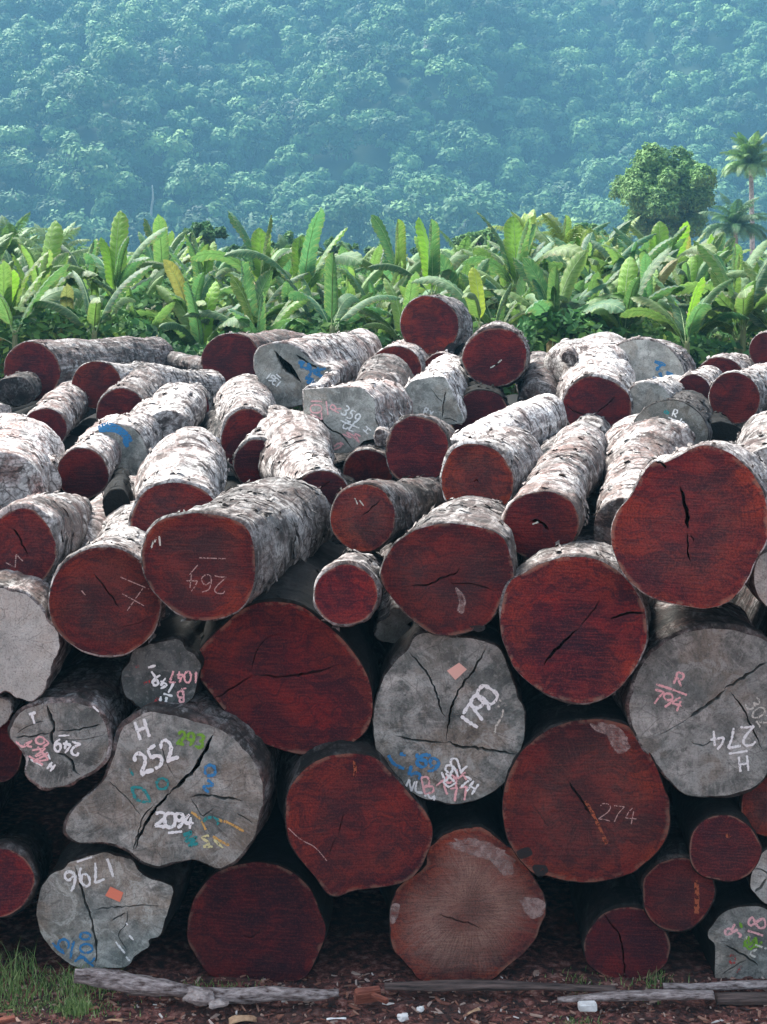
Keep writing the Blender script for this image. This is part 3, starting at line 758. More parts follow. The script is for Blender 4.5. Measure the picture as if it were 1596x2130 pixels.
z2 = ((760, 1300), 4.56)
make_log(zt(*z2, [(500, 90), (800, 100), (1170, 170), (1300, 260), (1380, 480), (1440, 660), (1500, 800), (1515, 1000), (1460, 1230), (1400, 1400), (1250, 1560), (1050, 1660), (830, 1700), (650, 1660), (470, 1600), (280, 1430), (150, 1270), (80, 1050), (100, 780), (160, 540), (280, 350), (400, 240)]),
    10.2, ('dir', 2, 5), 'grey', 'dark grey egg-shaped log painted 1790 with a Y-shaped crack and pink tag', (.0, .25, 0), DK,
    cracks=[(zt(*z2, [(285, 1055), (520, 1100), (740, 1112)]), 3.6), (zt(*z2, [(730, 1112), (800, 1115), (860, 1155), (1050, 1165), (1200, 1190), (1460, 1238)]), 4.4),
            (zt(*z2, [(768, 1095), (785, 950), (850, 700), (930, 560), (1060, 380), (1155, 200)]), 3.4), (zt(*z2, [(410, 255), (540, 400), (640, 560), (690, 700), (725, 840), (790, 885)]), 3.0)],
    marks=[('paper_tag', 'tag2', 1, [st([(890, 355), (965, 420), (855, 520), (775, 430)], *z2)]),
           ('painted_number', 'white', 7, T('1790', 992, 1478, 42, (44, -66), .68)),
           ('painted_scrawl', 'blue', 6.5, T('69', 890, 1585, 30, (20, 14), .9) + [st([(220, 1230), (270, 1310), (370, 1360)], *z2), st([(330, 1215), (385, 1235)], *z2), st([(440, 1330), (410, 1420)], *z2), st(loop(480, 1430, 45, 30, 180, 420), *z2), st([(495, 1215), (490, 1260)], *z2)]),
           ('chalk_number', 'pink', 4.6, T('B', 888, 1634, 36, (66, -16)) + T('794', 940, 1625, 30, (52, -40), .9) + T('77', 955, 1650, 28, (40, -4), .9)),
           ('painted_number', 'white', 4.6, T('492', 938, 1606, 34, (42, -50), .62) + T('7H', 975, 1632, 26, (40, 26), .9) + [st([(740, 1480), (790, 1530), (860, 1490)], *z2)]),
           ('painted_letter', 'white', 4.5, T('N', 853, 1633, 22, (28, 10)) + [st([(490, 1475), (480, 1570), (545, 1590)], *z2), st([(560, 1610), (580, 1620)], *z2), st([(590, 1600), (620, 1640), (660, 1620), (650, 1660)], *z2)]),
           ('chalk_line', 'cream', 4, [st([(1310, 800), (1290, 880), (1240, 960), (1230, 1030)], *z2), st([(1270, 710), (1290, 725)], *z2), st([(1250, 765), (1275, 775)], *z2)])],
    vis=False, rough=.003)

zb = ((1300, 1280), 5.324)
make_log(zt(*zb, [(50, 1000), (100, 800), (160, 600), (300, 420), (480, 280), (640, 200), (850, 165), (1060, 150), (1300, 190), (1600, 300), (1750, 500), (1850, 800), (1800, 1200), (1650, 1600), (1500, 1850), (1300, 1950), (1050, 2000), (700, 1990), (500, 1830), (350, 1640), (200, 1450), (80, 1200)]),
    10.1, ('dir', -3, 5), 'grey', 'huge mottled grey log at right, pink R over 794 and upside-down white 274 H', (.14, 0, 0), (.9, .4, .1),
    cracks=[(zt(*zb, [(1570, 520), (1400, 630), (1250, 730), (1140, 790), (1100, 830)]), 5), (zt(*zb, [(1120, 815), (1030, 900), (900, 1000), (700, 1135)]), 5.5), (zt(*zb, [(690, 1140), (560, 1230), (380, 1330)]), 1.4),
            (zt(*zb, [(1145, 840), (1230, 920), (1320, 1060), (1420, 1280), (1520, 1490)]), 2.6), (zt(*zb, [(730, 1400), (870, 1440), (960, 1390), (1010, 1340)]), 2.4)],
    marks=[('chalk_letter', 'pink', 4.5, T('R', 1412, 1412, 26, (30, 10))), ('chalk_line', 'pink', 4.5, [st([(345, 760), (500, 810), (685, 880)], *zb)]),
           ('chalk_number', 'pink', 4.5, T('794', 1387, 1455, 30, (60, 20), .88)),
           ('painted_number', 'white', 5, T('274', 1525, 1536, 40, (-75, 10), 1.0)), ('paint_line', 'white', 4.6, [st([(1150, 1530), (1360, 1500)], *zb)]), ('painted_letter', 'white', 5, T('H', 1545, 1588, 32, (-30, 4), 1.1)),
           ('chalk_number', 'cream', 3.6, T('302', 1578, 1480, 30, (30, 46), .9))],
    vis=False, rough=.003, thick=.03)

z7 = ((230, 1300), 7.6)
make_log(zt(*z7, [(150, 900), (180, 780), (270, 600), (370, 430), (500, 370), (650, 290), (800, 230), (950, 220), (1100, 260), (1200, 370), (1350, 520), (1400, 700), (1390, 930), (1300, 1100), (1180, 1250), (1050, 1330), (850, 1335), (600, 1330), (450, 1270), (280, 1160), (190, 1050)]),
    10.2, ('dir', 4, 5), 'grey', 'small blackish log end with white 149 H and pink 1047, sitting on the 252 log', (0, .85, 0), DK,
    marks=[('painted_number', 'white', 5, T('149', 342, 1423, 24, (-55, -30), .85) + [st([(600, 670), (720, 635)], *z7), st([(650, 730), (720, 830)], *z7), st([(740, 880), (770, 930)], *z7)]),
           ('paint_line', 'white', 4, [st([(840, 1080), (985, 1120)], *z7)]), ('painted_letter', 'white', 6, T('H', 341, 1461, 24, (-26, -3), .9)),
           ('chalk_number', 'pink', 4.5, T('1047', 385, 1407, 24, (-60, -2), .82)), ('chalk_letter', 'pink', 4.5, T('B', 378, 1449, 24, (-20, 2))), ('chalk_line', 'pink', 3.5, [st([(1120, 1005), (1200, 1000)], *z7)]),
           ('chalk_patch', 'redchalk', 7, [st([(520, 910), (580, 910), (660, 870)], *z7), st([(770, 1120), (740, 1180), (700, 1230)], *z7), st([(390, 650), (450, 650)], *z7)])],
    vis=False, rough=.012, thick=.02)

z3 = ((0, 1150), 1.995)
make_log(zt(*z3, [(-150, 200), (-100, 130), (0, 140), (90, 170), (190, 230), (240, 330), (245, 420), (200, 520), (160, 600), (70, 600), (20, 575), (-60, 600), (-200, 400)]),
    10.1, ('dir', 0, 5), 'grey', 'bleached cream-grey log with rough edge at the left border', (.55, 0, 0), (.5, .2, .4), vis=False, rough=.014)
make_log(ell(2, 1560, 44, 68), 10.25, ('dir', 2, 5), 'red', 'dark red log cut by the left border beside the cross-cracked grey log', (.1, .4, 0), DK, vis=False)
make_log(ell(-2, 1836, 70, 72), 10.12, (60, 1770, 13), 'red', 'dark red log with thick mossy bark at lower left border', (.15, .3, 0), (.7, .45, .2), thick=.03)
make_log(ell(-6, 1480, 26, 32), 10.2, ('dir', 0, 4), 'grey', 'stub of pale splintered wood at left border above the cross-cracked log', (.6, 0, 0), (.5, .2, .4), vis=False, rough=.01)

make_log(zt(*z3, [(820, 420), (900, 330), (1000, 240), (1100, 205), (1230, 215), (1330, 280), (1430, 370), (1510, 480), (1545, 600), (1530, 720), (1440, 800), (1300, 838), (1150, 810), (1030, 750), (950, 670), (890, 600), (830, 510)]),
    10.25, ('dir', 2, 5), 'red', 'largest deep red log at centre left, curved crack across its middle', (.30, .12, 0), (.4, .6, .3),
    cracks=[(zt(*z3, [(890, 605), (960, 565), (1050, 508)]), 2.6), (zt(*z3, [(1055, 506), (1160, 512), (1280, 500), (1400, 465)]), 3.6), (zt(*z3, [(1040, 500), (1060, 420), (1110, 350), (1180, 340)]), 1.4)], thick=.02)
make_log(ell(720, 1237, 65, 63, amp=.015), 9.95, (760, 1190, 13), 'red', 'small round crimson log with peeling white bark, left of the lemon-shaped end', (.25, .1, 0), (.3, .1, .5), thick=.024)
z8 = ((796, 1100), 1.995)
make_log(zt(*z8, [(-8, 200), (20, 110), (80, 40), (180, -8), (300, -22), (420, 0), (500, 40), (538, 140), (535, 250), (490, 300), (460, 360), (420, 400), (300, 440), (200, 430), (120, 370), (50, 300)]),
    10.15, (1000, 1110, 14), 'red', 'lemon-shaped red log above the grey 1790 end', (.30, .1, .1), (.5, .2, .5),
    cracks=[(zt(*z8, [(320, 150), (300, 185), (240, 205), (200, 228), (110, 235)]), 2.6), (zt(*z8, [(280, 190), (285, 225), (380, 230), (470, 260)]), 1.8)],
    marks=[('sapwood_patch', 'sap', 1, [st([(300, 240), (330, 265), (345, 300), (335, 345), (310, 340), (318, 300)], *z8)]), ('burnt_patch', 'char', 1, [st([(360, 405), (400, 400), (430, 410), (400, 430)], *z8)])], thick=.018)
make_log(zt(*z8, [(520, 240), (600, 175), (700, 130), (800, 115), (920, 140), (1010, 210), (1080, 320), (1095, 450), (1050, 570), (970, 670), (850, 722), (720, 700), (600, 630), (530, 540), (490, 400)]),
    10.0, (1225, 1220, 14), 'red', 'big round red log at centre right with a diagonal split and orange wedge', (.42, .05, 0), (.4, .2, .6),
    cracks=[(zt(*z8, [(905, 290), (870, 345), (820, 410)]), 1.8), (zt(*z8, [(815, 415), (750, 470), (710, 510), (665, 570)]), 4.2), (zt(*z8, [(945, 375), (1010, 352), (1088, 350)]), 3.6)],
    thick=.02)
z9 = ((1130, 850), 3.4249)
make_log(zt(*z9, [(1110, 265), (1230, 275), (1350, 330), (1470, 440), (1560, 580), (1596, 760), (1590, 930), (1500, 1100), (1460, 1200), (1350, 1350), (1180, 1420), (1000, 1400), (800, 1350), (650, 1260), (560, 1150), (500, 1000), (490, 860), (530, 740), (640, 600), (720, 450), (800, 375), (870, 385), (960, 340)]),
    9.7, (1500, 1030, 13.5), 'red', 'biggest maroon log, upright oval end at right with a vertical crack', (.62, .18, .08), (.35, .05, .6),
    cracks=[(zt(*z9, [(970, 555), (1000, 640), (1020, 740), (1030, 860)]), 6.5), (zt(*z9, [(1032, 880), (1030, 960), (1040, 1050), (1055, 1100)]), 2.6), (zt(*z9, [(800, 375), (850, 390), (870, 430)]), 4), (zt(*z9, [(1050, 900), (1080, 940)]), 2)],
    thick=.016, mult=.95)
make_log(ell(1607, 1205, 38, 60), 10.0, ('dir', 0, 4), 'grey', 'grey log peeping in at right border under the biggest maroon end', (.25, 0, 0), (.5, .2, .4), vis=False)
make_log(ell(832, 1300, 40, 38, amp=.12), 10.75, ('dir', 0, 3), 'grey', 'small splintered pale piece wedged under the lemon-shaped log', (.3, .2, 0), (.3, .3, .6), vis=False, rough=.03)

make_log([(300, 1130), (330, 1085), (385, 1070), (440, 1070), (495, 1085), (520, 1110), (530, 1160), (528, 1215), (510, 1255), (470, 1282), (415, 1290), (370, 1275), (330, 1240), (300, 1190)],
    10.0, (598, 1085, 12.9), 'red', 'large orange-edged red log with scratched 264 and mossy bark trunk running right', (.75, .05, .12), (.35, .25, .75),
    marks=[('scratched_number', 'faint', 2.2, T('264', 430, 1215, 36, (-80, -6), 1.0)), ('scratch', 'faint', 2, [st([(415, 1160), (470, 1162)]), st([(395, 1195), (412, 1175)])]),
           ('splinter', 'cream', 3.5, [st([(320, 1125), (315, 1140)]), st([(332, 1115), (334, 1135)]), st([(326, 1118), (322, 1128)])])],
    thick=.022, mult=1.02, knots=[(2.2, 60, .12, .25)])
make_log(ell(218, 1252, 115, 113, amp=.02), 10.12, (285, 1140, 13.2), 'red', 'large red log at left, orange glow at its top and a thin crack', (.5, .08, .12), (.3, .1, .9),
    cracks=[([(193, 1190), (212, 1215), (232, 1238), (250, 1268)], 2.4), ([(250, 1305), (290, 1295), (325, 1275)], 1.2)],
    marks=[('scratch', 'faint', 2, [st([(250, 1200), (310, 1225)]), st([(300, 1220), (265, 1270)]), st([(255, 1235), (300, 1260)]), st([(170, 1228), (178, 1238)])])], thick=.018)
make_log(ell(47, 1140, 68, 82, amp=.02), 10.55, (135, 1085, 13.2), 'red', 'red log at left border with a thick flaky bark collar', (.25, .12, .05), (.75, .12, .5),
    cracks=[([(25, 1098), (38, 1115), (50, 1140), (60, 1152)], 3)],
    marks=[('scratch', 'faint', 2.2, [st([(12, 1170), (32, 1180)]), st([(34, 1153), (48, 1167)]), st([(34, 1153), (32, 1180)])])], thick=.04, knots=[(.5, 30, .04, .3), (1.6, 20, .05, .4)])

# ---------------- the field of logs behind the edge
make_log(ell(755, 1077, 68, 69, amp=.015), 11.7, (885, 1040, 13.9), 'red', 'small orange-red log with a pale streaked rim and dark mossy trunk to the right', (.95, 0, .15), (.45, .40, .25),
    cracks=[([(752, 1075), (775, 1055), (793, 1040)], 2)], marks=[('scratch', 'cream', 2.4, [st([(738, 1035), (745, 1050)]), st([(748, 1040), (757, 1052)])])], thick=.016, mult=.9)
make_log(ell(1125, 1092, 79, 71, amp=.025), 11.1, (1200, 935, 16.3), 'red', 'red log with a small hole at its heart and ringed bark trunk rising behind', (.3, .15, .02), (.55, .12, .8),
    cracks=[([(1105, 1085), (1118, 1082), (1130, 1090), (1143, 1100)], 5.5)],
    marks=[('splinter', 'cream', 4, [st([(1108, 1090), (1120, 1086)])])], thick=.014, mult=1.05, lump=1.3)
make_log(ell(992, 1000, 74, 78, amp=.03), 12.5, (1078, 965, 15.2), 'red', 'bright orange-red log with torn white bark at its upper right', (1.0, 0, .1), (.3, .1, .8),
    cracks=[([(985, 1002), (993, 998), (998, 1004)], 2)], thick=.03, lump=1.3, mult=1.05)
make_log(ell(868, 938, 66, 71, amp=.02), 13.8, (895, 915, 16.2), 'red', 'dark purple-red log right of the square grey block end', (.1, .42, 0), (.5, .3, .4), thick=.02)
make_log(ell(668, 1035, 57, 57, amp=.02), 12.9, (592, 915, 16.8), 'red', 'small dark red log whose trunk widens sharply up to the left like a root', (.2, .3, 0), (.30, 0, .85),
    cracks=[([(640, 1020), (665, 1015), (690, 1000)], 1.5)], marks=[('scratch', 'faint', 2.6, [st([(640, 1022), (655, 1018), (668, 1012)])])], thick=.012, mult=1.55, lump=1.4, knots=[(2.5, 0, .10, .3), (3.2, -40, .08, .3)])
make_log(ell(365, 1088, 96, 84, amp=.02), 11.7, (388, 968, 15.2), 'red', 'wide red log end half hidden under its own pale wrinkled trunk', (.35, .3, .1), (.40, .10, .85), thick=.025, mult=1.15,
    knots=[(1.8, 0, -.06, .2), (2.2, 10, .06, .2), (1.2, -5, .03, .3)], lump=1.2)
make_log(ell(172, 985, 54, 52, amp=.015), 14.5, (240, 900, 18.2), 'red', 'dark red end of a slim pale pinkish log, in front of the blue-painted log', (.15, .35, 0), (.45, 0, .95), thick=.012)
make_log(ell(243, 948, 62, 66, amp=.02), 16.0, (330, 872, 19.5), 'grey', 'grey log with a bright blue paint band on the top of its end', (.1, .2, 0), (.2, .05, .5),
    marks=[('paint_band', 'blue', 16, [st([(205, 893), (225, 888), (245, 893), (262, 905), (270, 920)])]), ('paint_patch', 'blue', 9, [st([(258, 912), (266, 930)])])], thick=.012)
make_log(ell(92, 893, 47, 43, amp=.015), 18.0, (152, 832, 22.2), 'red', 'dark red end of a pale log slanting up right at the far left', (.12, .35, 0), (.7, 0, .8), thick=.012, mult=1.05)
make_log(ell(66, 773, 58, 62, amp=.02), 23.7, (325, 752, 27.2), 'red', 'dark red end of a long grey log, far left along the banana plants', (.3, .35, 0), (.8, .15, .3), thick=.012, mult=.9, oblique=.5)
make_log(ell(201, 800, 50, 50, amp=.02), 21.8, (438, 808, 24.0), 'red', 'red end of a stripped white trunk running right in the far left', (.55, .2, 0), (.1, .05, .75), thick=.012, mult=.88, oblique=.8)
make_log(ell(252, 862, 52, 54, amp=.02), 19.4, (310, 800, 23), 'red', 'bright red end showing as a crescent above the blue-painted log', (.4, .1, 0), (.3, 0, .6), thick=.016)
make_log(ell(345, 905, 52, 48, amp=.03), 17.3, (372, 845, 20), 'none', 'round white barkless trunk behind the wide wrinkled one', (0, 0, 0), (.15, 0, 1.0), face=False, mult=1.15, lump=.8)
make_log(ell(400, 850, 35, 42, amp=.02), 21.5, (410, 825, 25), 'red', 'red end peeping out right of the round white trunk', (.3, .3, 0), (.3, 0, .6))
make_log(ell(512, 915, 52, 64, amp=.02), 16.5, (514, 835, 21), 'red', 'red end under a thick arched collar of pale bark, left of the root-like trunk', (.25, .25, 0), (.45, 0, .9), thick=.03, mult=1.2)
make_log(ell(532, 962, 44, 48, amp=.03), 15.1, (580, 885, 18), 'red', 'dark red end framed by a torn bark arch beside the root-like trunk', (.1, .35, 0), (.3, .1, .7), thick=.025)
make_log(ell(485, 940, 40, 50, amp=.02), 16.9, (455, 895, 20), 'grey', 'dark grey log side squeezed between the wrinkled trunk and the arched collar', (0, .5, 0), (.2, .5, .2))
make_log(ell(480, 748, 60, 55, amp=.015), 24.3, (610, 738, 27), 'red', 'dark red end with lengthwise brown trunk, left of the hollow grey log', (.15, .3, 0), (.9, .2, .1), thick=.01, oblique=.6)
make_log(ell(445, 765, 22, 18, amp=.03), 25.6, (330, 745, 27.6), 'none', 'thin grey trunk lying crossways at the back below the banana plants', (0, 0, 0), (.4, .2, .6), face=False, oblique=1.0)
z10 = ((520, 680), 3.4696)
make_log(zt(*z10, [(40, 330), (35, 220), (80, 150), (180, 120), (300, 130), (400, 200), (470, 270), (560, 300), (600, 350), (600, 450), (500, 520), (370, 560), (280, 575), (200, 560), (120, 460)]),
    20.3, (738, 748, 24), 'grey', 'hollow grey log with blue scrawl and 1361 on its end, banana plants behind', (.15, .05, 0), (.5, .05, .7),
    cracks=[(zt(*z10, [(180, 170), (230, 250), (300, 320), (370, 400)]), 15), (zt(*z10, [(330, 200), (440, 270), (500, 300)]), 3)],
    marks=[('painted_scrawl', 'blue', 7, [st([(350, 260), (390, 255), (370, 290), (430, 300)], *z10), st([(420, 260), (440, 330), (410, 370)], *z10), st([(450, 320), (550, 300)], *z10), st([(460, 330), (540, 370)], *z10), st([(400, 370), (460, 380), (420, 400), (470, 410)], *z10), st([(490, 290), (500, 350)], *z10)]),
           ('painted_number', 'white', 2.8, T('1361', 571, 791, 15, (-80, -62), .75) + [st([(190, 340), (225, 370)], *z10)])],
    thick=.03, mult=.92, lump=1.3)
make_log(zt(*z10, [(385, 470), (400, 452), (560, 440), (700, 436), (800, 440), (870, 500), (900, 540), (905, 640), (930, 700), (970, 785), (955, 800), (820, 825), (740, 900), (560, 910), (430, 912), (400, 880), (390, 640)]),
    15.6, (812, 838, 18.6), 'grey', 'squared grey block-ended log in the middle covered with pink and white writing', (.22, 0, 0), (.75, .05, .5),
    cracks=[(zt(*z10, [(400, 632), (470, 640), (530, 690), (580, 740), (650, 770), (700, 830), (745, 885)]), 2.8), (zt(*z10, [(905, 560), (910, 650), (940, 740), (965, 780)]), 2)],
    marks=[('chalk_number', 'pink', 3, T('107', 657, 848, 24, (0, 60), .78)), ('chalk_line', 'pink', 3, [st([(550, 535), (565, 635)], *z10), st([(435, 640), (445, 680)], *z10)]),
           ('chalk_letter', 'pink', 3, T('R', 698, 850, 22, (14, -26)) + T('R', 654, 925, 20, (8, 26))),
           ('painted_number', 'white', 3.2, T('359', 730, 862, 20, (52, 36), .9) + [st([(655, 675), (790, 730)], *z10)] + T('72', 728, 885, 18, (-36, -14), .9)), ('painted_letter', 'white', 3, T('H', 764, 894, 15, (12, -14), 1.1)),
           ('chalk_scrawl', 'pink', 3.2, [st([(670, 770), (730, 800), (700, 760), (760, 790)], *z10), st([(740, 780), (790, 830), (760, 770), (800, 790)], *z10), st([(600, 870), (640, 840), (660, 860), (610, 885)], *z10), st([(650, 830), (680, 850)], *z10)])],
    thick=.008, mult=.78)
make_log(ell(770, 862, 50, 55, amp=.03), 17.6, (805, 790, 21), 'none', 'torn grey-white trunk rising behind the square grey block', (0, 0, 0), (.5, .15, .6), face=False, mult=1.05, lump=1.3)
make_log(ell(822, 772, 55, 52, amp=.02), 22.0, (850, 750, 25), 'red', 'red end showing as an arc behind the torn trunk, left of the top log', (.4, .15, 0), (.4, 0, .6), thick=.012)
make_log(ell(916, 768, 34, 34, amp=.02), 22.6, (930, 755, 25), 'red', 'small red arc of a log directly beneath the topmost log', (.5, .1, 0), (.4, 0, .6), thick=.012)
make_log(ell(893, 677, 60, 61, amp=.02), 23.3, (935, 680, 26), 'red', 'topmost log, bright red end standing out against the banana leaves', (.55, .05, 0), (.3, .15, .6),
    thick=.02, mult=1.0, marks=[('burnt_patch', 'char', 1, [st([(925, 725), (940, 712), (950, 722), (935, 732)])])])
make_log(ell(1030, 743, 67, 60, amp=.02), 19.8, (1052, 735, 22.2), 'red', 'second highest log, dark red end with a small pale core at right of the topmost', (.2, .35, 0), (.35, .15, .5),
    cracks=[([(1018, 768), (1028, 762), (1042, 752)], 3)], marks=[('splinter', 'cream', 3, [st([(1020, 765), (1030, 760)]), st([(1036, 755), (1044, 748)])])], thick=.03)
make_log(zt(*z10, [(1160, 400), (1250, 375), (1390, 360), (1440, 430), (1500, 560), (1545, 680), (1480, 700), (1380, 720), (1250, 720), (1150, 660), (1110, 500)]),
    18.2, (938, 785, 22), 'grey', 'grey wedge-shaped end with thin cracks, left of the black gap', (.15, .05, 0), (.15, 0, .8),
    cracks=[(zt(*z10, [(1420, 460), (1395, 560), (1390, 660)]), 2), (zt(*z10, [(1300, 440), (1350, 500), (1395, 550)]), 1.2), (zt(*z10, [(1380, 670), (1440, 660), (1500, 690)]), 1.6)],
    marks=[('painted_letter', 'white', 2.8, T('Rx', 892, 857, 15, (14, 4), 1.0))], thick=.008)
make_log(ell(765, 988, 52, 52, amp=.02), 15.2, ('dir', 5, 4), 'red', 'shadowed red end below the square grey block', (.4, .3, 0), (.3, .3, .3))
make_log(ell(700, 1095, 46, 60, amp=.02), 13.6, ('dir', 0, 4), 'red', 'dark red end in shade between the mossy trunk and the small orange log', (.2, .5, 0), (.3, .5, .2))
make_log(ell(940, 968, 48, 50, amp=.03), 14.6, (1138, 868, 18.0), 'none', 'thick silvery trunk crossing diagonally to the upper right at centre', (0, 0, 0), (.25, .0, .85), face=False, mult=1.15, lump=.7)
make_log(ell(1242, 845, 70, 62, amp=.03), 18.4, (1252, 775, 23), 'red', 'dark red end under a broad flared root-like trunk at right', (.15, .45, 0), (.40, .0, .9),
    cracks=[([(1175, 838), (1200, 858), (1235, 862)], 1.8), ([(1240, 860), (1262, 842), (1280, 825)], 1.8)], thick=.035, mult=1.42, lump=1.8, knots=[(3.0, -60, .35, .25), (2.0, 60, .15, .25)])
make_log(ell(1120, 835, 40, 40, amp=.03), 19.8, (1115, 775, 24), 'none', 'grey ridged trunk behind the silvery diagonal one', (0, 0, 0), (.6, .15, .4), face=False, mult=1.3)
make_log(ell(1337, 792, 86, 88, amp=.02), 21.5, (1368, 780, 25), 'grey', 'large pale grey end with blue paint at right, leaves hanging behind', (.35, 0, 0), (.4, .05, .6),
    marks=[('painted_scrawl', 'blue', 7, [st([(1362, 752), (1385, 760)]), st([(1358, 785), (1378, 790), (1372, 775)]), st([(1385, 775), (1400, 780), (1390, 790)]), st([(1365, 770), (1375, 760)])])], thick=.025)
make_log(ell(1347, 846, 48, 52, amp=.02), 18.3, (1400, 822, 21), 'grey', 'grey rounded end wedged below the large blue-marked end', (.2, .1, 0), (.1, 0, .9), thick=.02)
make_log(ell(1392, 905, 78, 72, amp=.03), 16.4, (1440, 885, 19.5), 'grey', 'charcoal grey end with white R6 and turquoise paint, beside a black gap', (0, .6, 0), (.3, .5, .2),
    marks=[('painted_letter', 'white', 2.6, T('R', 1404, 860, 15, (12, 4)) + T('6', 1418, 878, 14, (10, -4)) + [st([(1390, 868), (1420, 880)]), st([(1395, 875), (1412, 888)])]),
           ('painted_patch', 'teal', 10, [st([(1382, 855), (1392, 860)])]), ('chalk_line', 'cream', 3, [st([(1438, 900), (1446, 908)]), st([(1436, 906), (1445, 915)])])], thick=.015)
make_log(ell(1443, 820, 38, 41, amp=.015), 20.2, (1472, 800, 23.2), 'red', 'small brownish end of a white-topped log, second from the right border', (.1, .6, 0), (.2, 0, .95), thick=.01)
make_log(ell(1528, 828, 53, 53, amp=.015), 18.8, (1610, 805, 22), 'red', 'red end of a white-topped log at the right border', (.35, .15, 0), (.2, 0, .9), thick=.012)
make_log(ell(1497, 790, 52, 47, amp=.02), 23.4, (1540, 775, 27), 'red', 'dark red crescent behind the two white-topped logs at right', (.15, .3, 0), (.6, .1, .5), thick=.012)
make_log(ell(1595, 728, 37, 36, amp=.02), 24.5, (1640, 720, 28), 'red', 'dark red round end cut by the right border, highest on that side', (.15, .35, 0), (.4, .1, .4), thick=.01)
make_log(ell(1610, 1015, 85, 85, amp=.02), 12.4, (1600, 935, 16), 'none', 'thick cream trunk with a long dark furrow at the right border', (0, 0, 0), (.35, 0, .8), face=False, mult=1.08, knots=[(1.5, -20, -.05, .2)])
make_log(ell(1205, 968, 44, 44, amp=.03), 16.4, (1240, 880, 19.5), 'none', 'chalk-white trunk standing behind the ringed one', (0, 0, 0), (.05, 0, 1.0), face=False, mult=1.15)
make_log(ell(1305, 1110, 70, 72, amp=.02), 11.7, (1330, 930, 17.2), 'none', 'knobbly cream and brown trunk between the ringed trunk and the biggest maroon end', (0, 0, 0), (.55, .05, .7), face=False, mult=1.3, lump=1.5, knots=[(2.0, 20, .06, .2), (4.2, 70, .25, .3), (3.0, -30, .08, .25)])
make_log(ell(1145, 965, 32, 32, amp=.03), 15.6, ('dir', 10, 2.5), 'grey', 'little dark grey end beside the ringed trunk', (.1, .3, 0), (.3, .2, .3))
make_log(ell(0, 1035, 92, 90, amp=.02), 12.9, (22, 940, 17), 'none', 'broad pinkish shaggy trunk at the left border', (0, 0, 0), (.8, 0, .9), face=False, mult=1.25, lump=1.1, knots=[(2.6, 60, .15, .35), (1.5, 70, .08, .3)])
make_log(ell(90, 1000, 36, 38, amp=.03), 14.2, (100, 948, 17), 'none', 'short knobby pale stump right of the shaggy trunk', (0, 0, 0), (.5, 0, .8), face=False, lump=1.6)
make_log(ell(243, 1052, 28, 32, amp=.03), 12.9, (250, 1000, 15.5), 'none', 'thin blackish mossy trunk between two pale ones at left', (0, 0, 0), (.2, .75, .3), face=False)
make_log(ell(283, 1120, 34, 30, amp=.03), 12.6, (300, 1065, 15), 'none', 'grey lichen-covered trunk behind the orange-topped red log', (0, 0, 0), (.2, .2, .8), face=False)
make_log(ell(8, 862, 16, 20, amp=.03), 18.6, (-60, 840, 20), 'none', 'thin branch-like trunk end at left border below the far dark end', (0, 0, 0), (.6, .1, .5), face=False)
make_log(ell(-10, 905, 30, 26, amp=.03), 17.5, (0, 870, 20.5), 'none', 'second thin trunk at the left border above the shaggy one', (0, 0, 0), (.6, .1, .5), face=False)

make_log(ell(1000, 868, 58, 58, amp=.03), 19.0, ('dir', 3, 4), 'red', 'almost black end lost in the dark gap below the second highest log', (.1, 1.0, 0), (.1, .9, 0))  # red end whose near-black colour stands in for the gap's shade
make_log(ell(985, 800, 50, 50, amp=.03), 20.6, ('dir', 3, 4), 'none', 'added trunk, painted black as shade, in the gap right of the grey wedge-shaped end', (0, 0, 0), (.1, .95, 0), face=False)  # trunk added to close the gap, its shade painted as black bark
make_log(ell(1500, 930, 60, 50, amp=.03), 17.6, ('dir', 5, 4), 'none', 'added trunk, painted black as shade, in the gap below the two white-topped logs', (0, 0, 0), (.1, .95, 0), face=False)  # likewise added, black bark standing in for shade
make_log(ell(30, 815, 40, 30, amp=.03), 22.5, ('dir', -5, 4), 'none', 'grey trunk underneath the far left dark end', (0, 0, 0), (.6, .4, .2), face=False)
for (a_, b_, y1, r1, e_, lab) in [(652, 815, 17.0, 18, (700, 785, 18.6), 'small snapped pale stick wedged behind the square block, near the hollow log'), (795, 912, 14.9, 18, (812, 880, 16.5), 'little white sliver of trunk between the square block and the dark end'),
        (1185, 745, 20.5, 16, (1176, 712, 22.5), 'thin upright splinter of white wood at the left of the flared trunk'), (1430, 905, 15.8, 16, (1375, 860, 17.5), 'broken stick lying across the charcoal grey end at right'),
        (735, 815, 18.4, 22, (820, 795, 19.8), 'short twisted pale branch lying on the square block trunk'), (1320, 1175, 11.2, 22, (1290, 1120, 12.4), 'narrow pale limb poking up beside the biggest maroon end')]:
    make_log(ell(a_, b_, r1, r1 * .8, amp=.12), y1, e_, 'none', lab, (0, 0, 0), (.5, .1, .8), face=False, lump=2.0, mult=.8)
